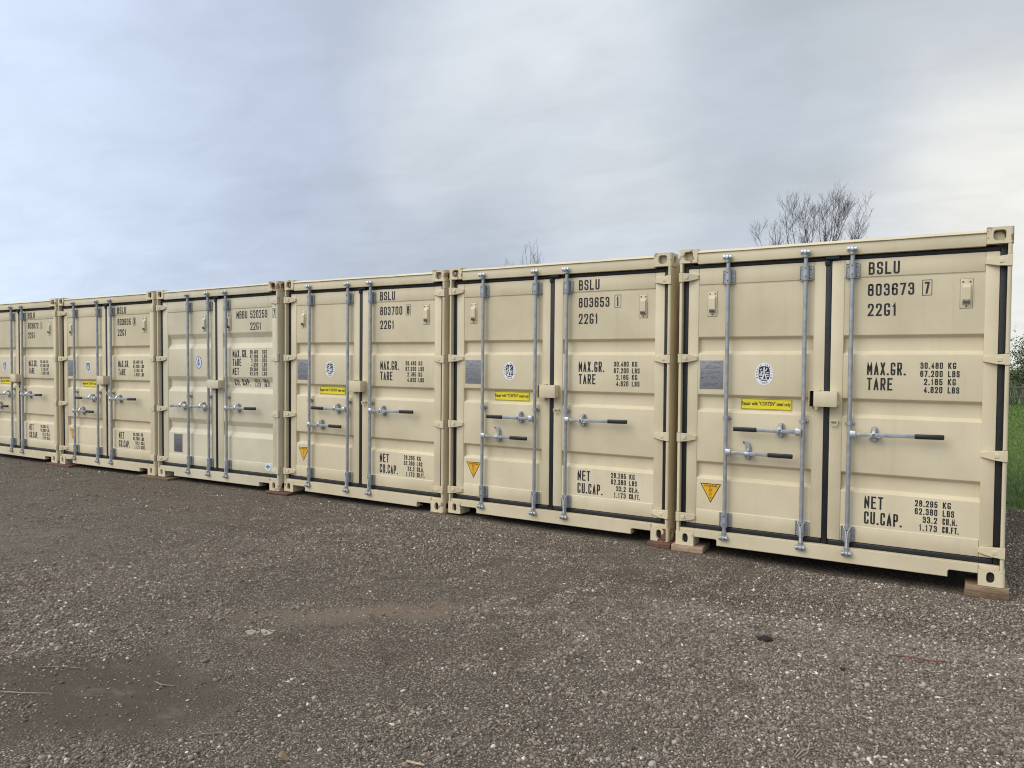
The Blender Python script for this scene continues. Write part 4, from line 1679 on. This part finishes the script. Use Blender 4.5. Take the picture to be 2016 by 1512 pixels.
def twigs(mb, pts, rads, rnd, depth, length, count, tmin, up=.55):
    for _ in range(count):
        s = rnd.uniform(tmin, .98)
        k = min(int(s * (len(pts) - 1)), len(pts) - 2)
        q = s * (len(pts) - 1) - k
        p = pts[k].lerp(pts[k + 1], q)
        rr_ = rads[k] * (1 - q) + rads[k + 1] * q
        dr = (pts[k + 1] - pts[k]).normalized()
        side = Vector((rnd.uniform(-1, 1), rnd.uniform(-1, 1), rnd.uniform(-.1, .5))).normalized()
        dv = (dr * 1.0 + side * rnd.uniform(.40, .85) + Vector((0, 0, up * .5))).normalized()
        L = length * rnd.uniform(.45, 1.15) * (1.2 - s * .6)
        ra = max(min(rr_ * .5, .016), .0042)
        pp, rd = limb(mb, p, p + dv * L, ra, max(ra * .35, .003), rnd, .14, 5, 4)
        if depth > 0:
            twigs(mb, pp, rd, rnd, depth - 1, length * .66, max(2, count - 3), .2, up)


def bare_tree(name, base, D, tips, seed, label, mat, split, rtrunk, tl, cnt, fork=None):
    rnd = random.Random(seed)
    root = empty(name, base)
    tm, cm = MB(), MB()
    pts, rads = limb(tm, (0, 0, -.1), (rnd.uniform(-.15, .15), 0, split), rtrunk, rtrunk * .72, rnd, .03, 8, 10)
    top = pts[-1]
    tr = tm.build('trunk', mat, root, 60)
    forks = fork or [(-1.4, split + 1.7), (-.5, split + 2.3), (.35, split + 2.5), (1.3, split + 2.0)]
    fpts = []
    for u_, z_ in forks:
        e = Vector((u_ * SIDE.x, u_ * SIDE.y, z_)) + DEP * rnd.uniform(-.8, .8)
        pp, rd = limb(cm, top - Vector((0, 0, .15)), e, rtrunk * .55, rtrunk * .26, rnd, .06, 6, 8)
        twigs(cm, pp, rd, rnd, 1, tl * 1.3, 2, .5)
        fpts.append((e, u_))
    for u_, z_ in tips:
        e = Vector((u_ * SIDE.x, u_ * SIDE.y, z_)) + DEP * rnd.uniform(-1.3, 1.3)
        fp = min(fpts, key=lambda q: abs(q[1] - u_ * .5))[0]
        pp, rd = limb(cm, fp, e, rtrunk * .17, .006, rnd, .07, 9, 5)
        twigs(cm, pp, rd, rnd, 2, tl, cnt, .30)
    cm.build('crown', mat, root, 60)
    tag(root, label, 'tree')
    return root


def tree_frame(az_deg):
    a = math.radians(az_deg)
    return Vector((math.cos(a), -math.sin(a), 0)), Vector((math.sin(a), math.cos(a), 0))


# tips taken as (sideways metres, height)
DA = 40.0
SIDE, DEP = tree_frame(-8.6)
baseA = Vector((CAM.x, CAM.y, 0)) + DEP * DA
baseA.z = -.13


def tipsA(lst, scale, cx_px, D, x_ref, hz_=713):
    out = []
    for zx, zy, ox, oy in lst:
        px, py = ox + zx * scale, oy + zy * scale
        out.append(((px - cx_px) / 1456.6 * D * .84, CAM.z + .13 + (hz_ - py) / 1456.6 * D * .905))
    return out


LA = [(175, 690), (320, 610), (420, 640), (560, 350), (660, 470), (745, 265), (835, 350), (900, 470), (955, 520), (1020, 480), (1060, 560), (1130, 405), (1240, 300), (1300, 240), (1355, 195), (1420, 420), (1485, 310), (1545, 450), (1600, 530), (1600, 640)]
ta = tipsA([(a_, b_, 1480, 340) for a_, b_ in LA], 300 / 2016, 1630, DA, 0)
bare_tree('bare_tree', baseA, DA, ta, 5, 'large bare tree spreading above the roof of the rightmost container', M['bark'], 3.6, .20, 1.10, 8)
DB = 62.0
SIDE, DEP = tree_frame(-29.6)
baseB = Vector((CAM.x, CAM.y, 0)) + DEP * DB
baseB.z = -.13
LB = [(350, 900), (430, 960), (610, 800), (810, 680), (910, 430), (1090, 360), (1150, 290), (1270, 350), (1290, 430), (1330, 660), (1380, 680)]
tb = tipsA([(a_, b_, 960, 440) for a_, b_ in LB], 160 / 2016, 1042, DB, 0, 722)
bare_tree('bare_tree', baseB, DB, tb, 9, 'small faint bare treetop showing above the second container from the right', M['bark_pale'], 4.2, .22, .9, 4, [(-1.0, 7.0), (-.3, 7.4), (.3, 7.6), (.9, 7.0)])

# ---- hedgerow at the far side of the field
mt, N, b = new_mat('young_leaves')
geo = N.n('ShaderNodeNewGeometry')
N.set(b.inputs['Base Color'], N.mix(geo.outputs['Random Per Island'], (0.050, 0.075, 0.018), (0.125, 0.150, 0.045)))
b.inputs['Roughness'].default_value = 0.6
M['leaves'] = mt


def leafy(base, h, w, seed, label):
    rnd = random.Random(seed)
    root = empty('leafy_tree', base)
    tm, cm = MB(), MB()
    pts, rads = limb(tm, (0, 0, -.1), (rnd.uniform(-.2, .2), 0, h * .35), .10, .07, rnd, .05, 5, 8)
    tm2 = []
    for k in range(9):
        a = 2 * PI * k / 9 + rnd.uniform(-.3, .3)
        rr_ = w * .5 * rnd.uniform(.35, .95)
        e = Vector((rr_ * math.cos(a), rr_ * math.sin(a), h * rnd.uniform(.40, .98)))
        pp, rd = limb(tm, pts[-2], e, .045, .008, rnd, .12, 6, 5)
        twigs(tm, pp, rd, rnd, 1, .5, 5, .3)
        tm2 += pp[2:]
    tm.build('trunk', M['bark'], root, 60)
    for p in tm2:
        for _ in range(95):
            q = p + Vector((rnd.gauss(0, .26), rnd.gauss(0, .26), rnd.gauss(0, .22)))
            s = rnd.uniform(.03, .065)
            a = Vector((rnd.uniform(-1, 1), rnd.uniform(-1, 1), rnd.uniform(-1, 1))).normalized() * s
            c_ = a.orthogonal().normalized() * s * .6
            cm.add([q - a, q + c_, q + a, q - c_], [(0, 1, 2, 3)])
    cm.build('crown', M['leaves'], root, 0)
    tag(root, label, 'tree')


leafy((4.95, 33.6, -.13), 3.1, 2.8, 2, 'young leafy tree at the right edge of the photo beyond the lawn')

rnd = random.Random(77)
mb = MB()
for k in range(700):
    x_ = rnd.uniform(-1, 16)
    y_ = 34.5 + rnd.uniform(-.9, 1.2)
    h_ = rnd.uniform(.8, 1.9)
    pp, rd = limb(mb, (x_, y_, -.15), (x_ + rnd.uniform(-.5, .5), y_ + rnd.uniform(-.4, .4), h_), .018, .005, rnd, .12, 4, 4)
    twigs(mb, pp, rd, rnd, 1, .5, 3, .15)
o = mb.build('thicket', M['bark'], None, 60)
tag(o, 'tangled leafless thicket along the far edge of the lawn', 'thicket', None, 'stuff')

# fence along the thicket
root = empty('field_fence', (3.5, 33.0, -.13))
for k in range(7):
    mb = MB()
    mb.box(-.05, .05, -.05, .05, 0, 1.0, .008)
    o = mb.build('fence_post', M['bark'], root)
    o.location = (-4 + k * 2.6, 0, 0)
for z_ in (.42, .85):
    mb = MB()
    mb.box(-4.1, 11.8, -.075, -.052, z_ - .04, z_ + .04, .004)
    mb.build('fence_rail', M['bark'], root)
tag(root, 'low weathered wooden fence in front of the thicket beyond the lawn', 'fence')


# ------------------------------------------------------------------ litter on the gravel
def on(x_, y_, dz=0.0):
    return (x_, y_, ghz(x_, y_) + dz)


M['plaster'] = simple('dried_plaster', (0.40, 0.335, 0.26), .9, bump=.6, bscale=60, var=.15, vscale=30)
M['redtwig'] = simple('red_bark', (0.26, 0.075, 0.045), .6, var=.2)
M['straw'] = simple('dry_straw', (0.33, 0.27, 0.165), .7, var=.2)
M['twig'] = simple('grey_twig', (0.22, 0.18, 0.135), .8, var=.3, vscale=30)
M['clod'] = simple('dark_soil', (0.030, 0.024, 0.020), .95, bump=.8, bscale=70, var=.3, vscale=30)
M['leaf'] = simple('dead_leaf', (0.30, 0.21, 0.12), .8, var=.25, vscale=60)
M['chip'] = simple('fresh_wood', (0.50, 0.36, 0.23), .8, var=.2, vscale=30)

rnd = random.Random(31)
# spilled plaster: a thin crust of broken flakes
mb = MB()
fx, fy = -1.466, -3.31
z_ = ghz(fx, fy)
for k in range(24):
    ang = math.radians(36)
    q1, q2 = rnd.gauss(0, .042), rnd.gauss(0, .022)
    cx_, cy_ = q1 * math.cos(ang) - q2 * math.sin(ang), q1 * math.sin(ang) + q2 * math.cos(ang)
    rr_ = rnd.uniform(.006, .019)
    n_ = 9
    pts = [(cx_ + rr_ * rnd.uniform(.7, 1.2) * math.cos(2 * PI * j / n_), cy_ + rr_ * rnd.uniform(.6, 1.1) * math.sin(2 * PI * j / n_)) for j in range(n_)]
    mb.prism_xy(pts, -.004, .006 + rnd.uniform(0, .004))
o = mb.build('plaster_spill', M['plaster'])
o.location = (fx, fy, z_ + .002)
tag(o, 'cream crust of dried plaster spilled on the gravel', 'spill')


def stick(name, pts, rad, mat, label, cat, extra=None):
    mb = MB()
    c = Vector(pts[0])
    mb.tube([Vector(p) - c for p in pts], rad, 6)
    for e in extra or []:
        mb.tube([Vector(p) - c for p in e[0]], e[1], 5)
    o = mb.build(name, M[mat])
    o.location = c
    tag(o, label, cat)
    return o


stick('red_twig', [on(1.80, -1.60, .010), on(1.92, -1.56, .014), on(2.02, -1.55, .012), on(2.10, -1.50, .009)], [.003, .0035, .0035, .002], 'redtwig', 'thin reddish twig lying on the gravel near the rightmost container', 'twig')
b0 = on(-.635, -4.264, .008)
stick('grey_twig', [on(-.70, -4.30, .008), on(-.655, -4.262, .012), on(-.60, -4.215, .010), on(-.55, -4.19, .008)], [.003, .003, .0025, .0015], 'twig', 'forked grey twig near the bottom edge on the dark dirt', 'twig', [([on(-.655, -4.262, .012), on(-.62, -4.29, .010), on(-.60, -4.30, .008)], .0025)])
stick('straw_stalk', [on(-1.95, -4.60, .006), on(-1.86, -4.545, .012), on(-1.77, -4.50, .010), on(-1.66, -4.43, .008)], [.002, .0027, .0027, .0015], 'straw', 'long dry stalk at the left edge beside the dirt patch', 'stalk')
stick('straw_tuft', [on(1.545, -3.03, .006), on(1.565, -2.98, .018), on(1.60, -2.92, .012)], [.004, .004, .002], 'straw', 'pale tuft of dry straw on the gravel at lower right', 'straw', [([on(1.555, -3.03, .006), on(1.585, -2.985, .016), on(1.58, -2.90, .018)], .003), ([on(1.535, -3.025, .006), on(1.55, -2.96, .014), on(1.53, -2.91, .010)], .003)])
stick('grey_twig', [on(-2.02, -4.30, .006), on(-1.93, -4.24, .010), on(-1.80, -4.17, .008)], [.0028, .0034, .002], 'twig', 'short grey twig on the left half of the dirt patch', 'twig', [([on(-1.93, -4.24, .01), on(-1.90, -4.27, .01)], .0025)])
stick('grey_twig', [on(-1.36, -4.07, .006), on(-1.30, -4.08, .010), on(-1.24, -4.05, .006)], [.003, .004, .002], 'twig', 'small crooked twig in the middle of the dirt patch', 'twig', [([on(-1.30, -4.08, .01), on(-1.27, -4.11, .01)], .002)])
stick('wood_splinter', [on(.20, -3.99, .008), on(.28, -3.975, .010)], [.006, .004], 'chip', 'pale wood splinter lying at the bottom edge', 'splinter')


def blob_thing(name, x_, y_, sx_, sy_, sz_, mat, label, cat, seed):
    bm = bmesh.new()
    bmesh.ops.create_icosphere(bm, subdivisions=3, radius=1)
    for v in bm.verts:
        k = 1 + .45 * mnoise.noise(v.co * 1.6 + Vector((seed, 0, 0))) + .2 * mnoise.noise(v.co * 4 + Vector((seed, 3, 0)))
        v.co = Vector((v.co.x * sx_ * k, v.co.y * sy_ * k, v.co.z * sz_ * k))
    mb = MB()
    mb.bm(bm)
    o = mb.build(name, M[mat], None, 60)
    o.location = on(x_, y_, sz_ * .6)
    o.rotation_euler = (0, 0, YAW)
    tag(o, label, cat)
    return o


blob_thing('soil_clod', 1.141, -1.743, .045, .026, .018, 'clod', 'dark clod of soil on the gravel in front of the rightmost container', 'clod', 1.0)
blob_thing('soil_clod', 1.60, -1.95, .022, .014, .009, 'clod', 'tiny dark clod on the gravel left of the red twig', 'clod', 5.0)
# crumpled dead leaf
mb = MB()
n_ = 10
vs = []
for i in range(n_ + 1):
    s = i / n_
    w_ = .017 * math.sin(PI * min(1, s * 1.05)) + .001
    for q in (-1, -.4, .4, 1):
        vs.append(((s - .5) * .055, q * w_, .012 * abs(q) + .012 * math.sin(s * 5) + .006))
mb.add(vs, [(i * 4 + j, i * 4 + j + 1, i * 4 + j + 5, i * 4 + j + 4) for i in range(n_) for j in range(3)])
o = mb.build('dead_leaf', M['leaf'], None, 60)
o.location = on(-.239, -4.247, .006)
o.rotation_euler = (.3, .1, .5)
tag(o, 'crumpled brown dead leaf at the bottom edge of the gravel', 'leaf')
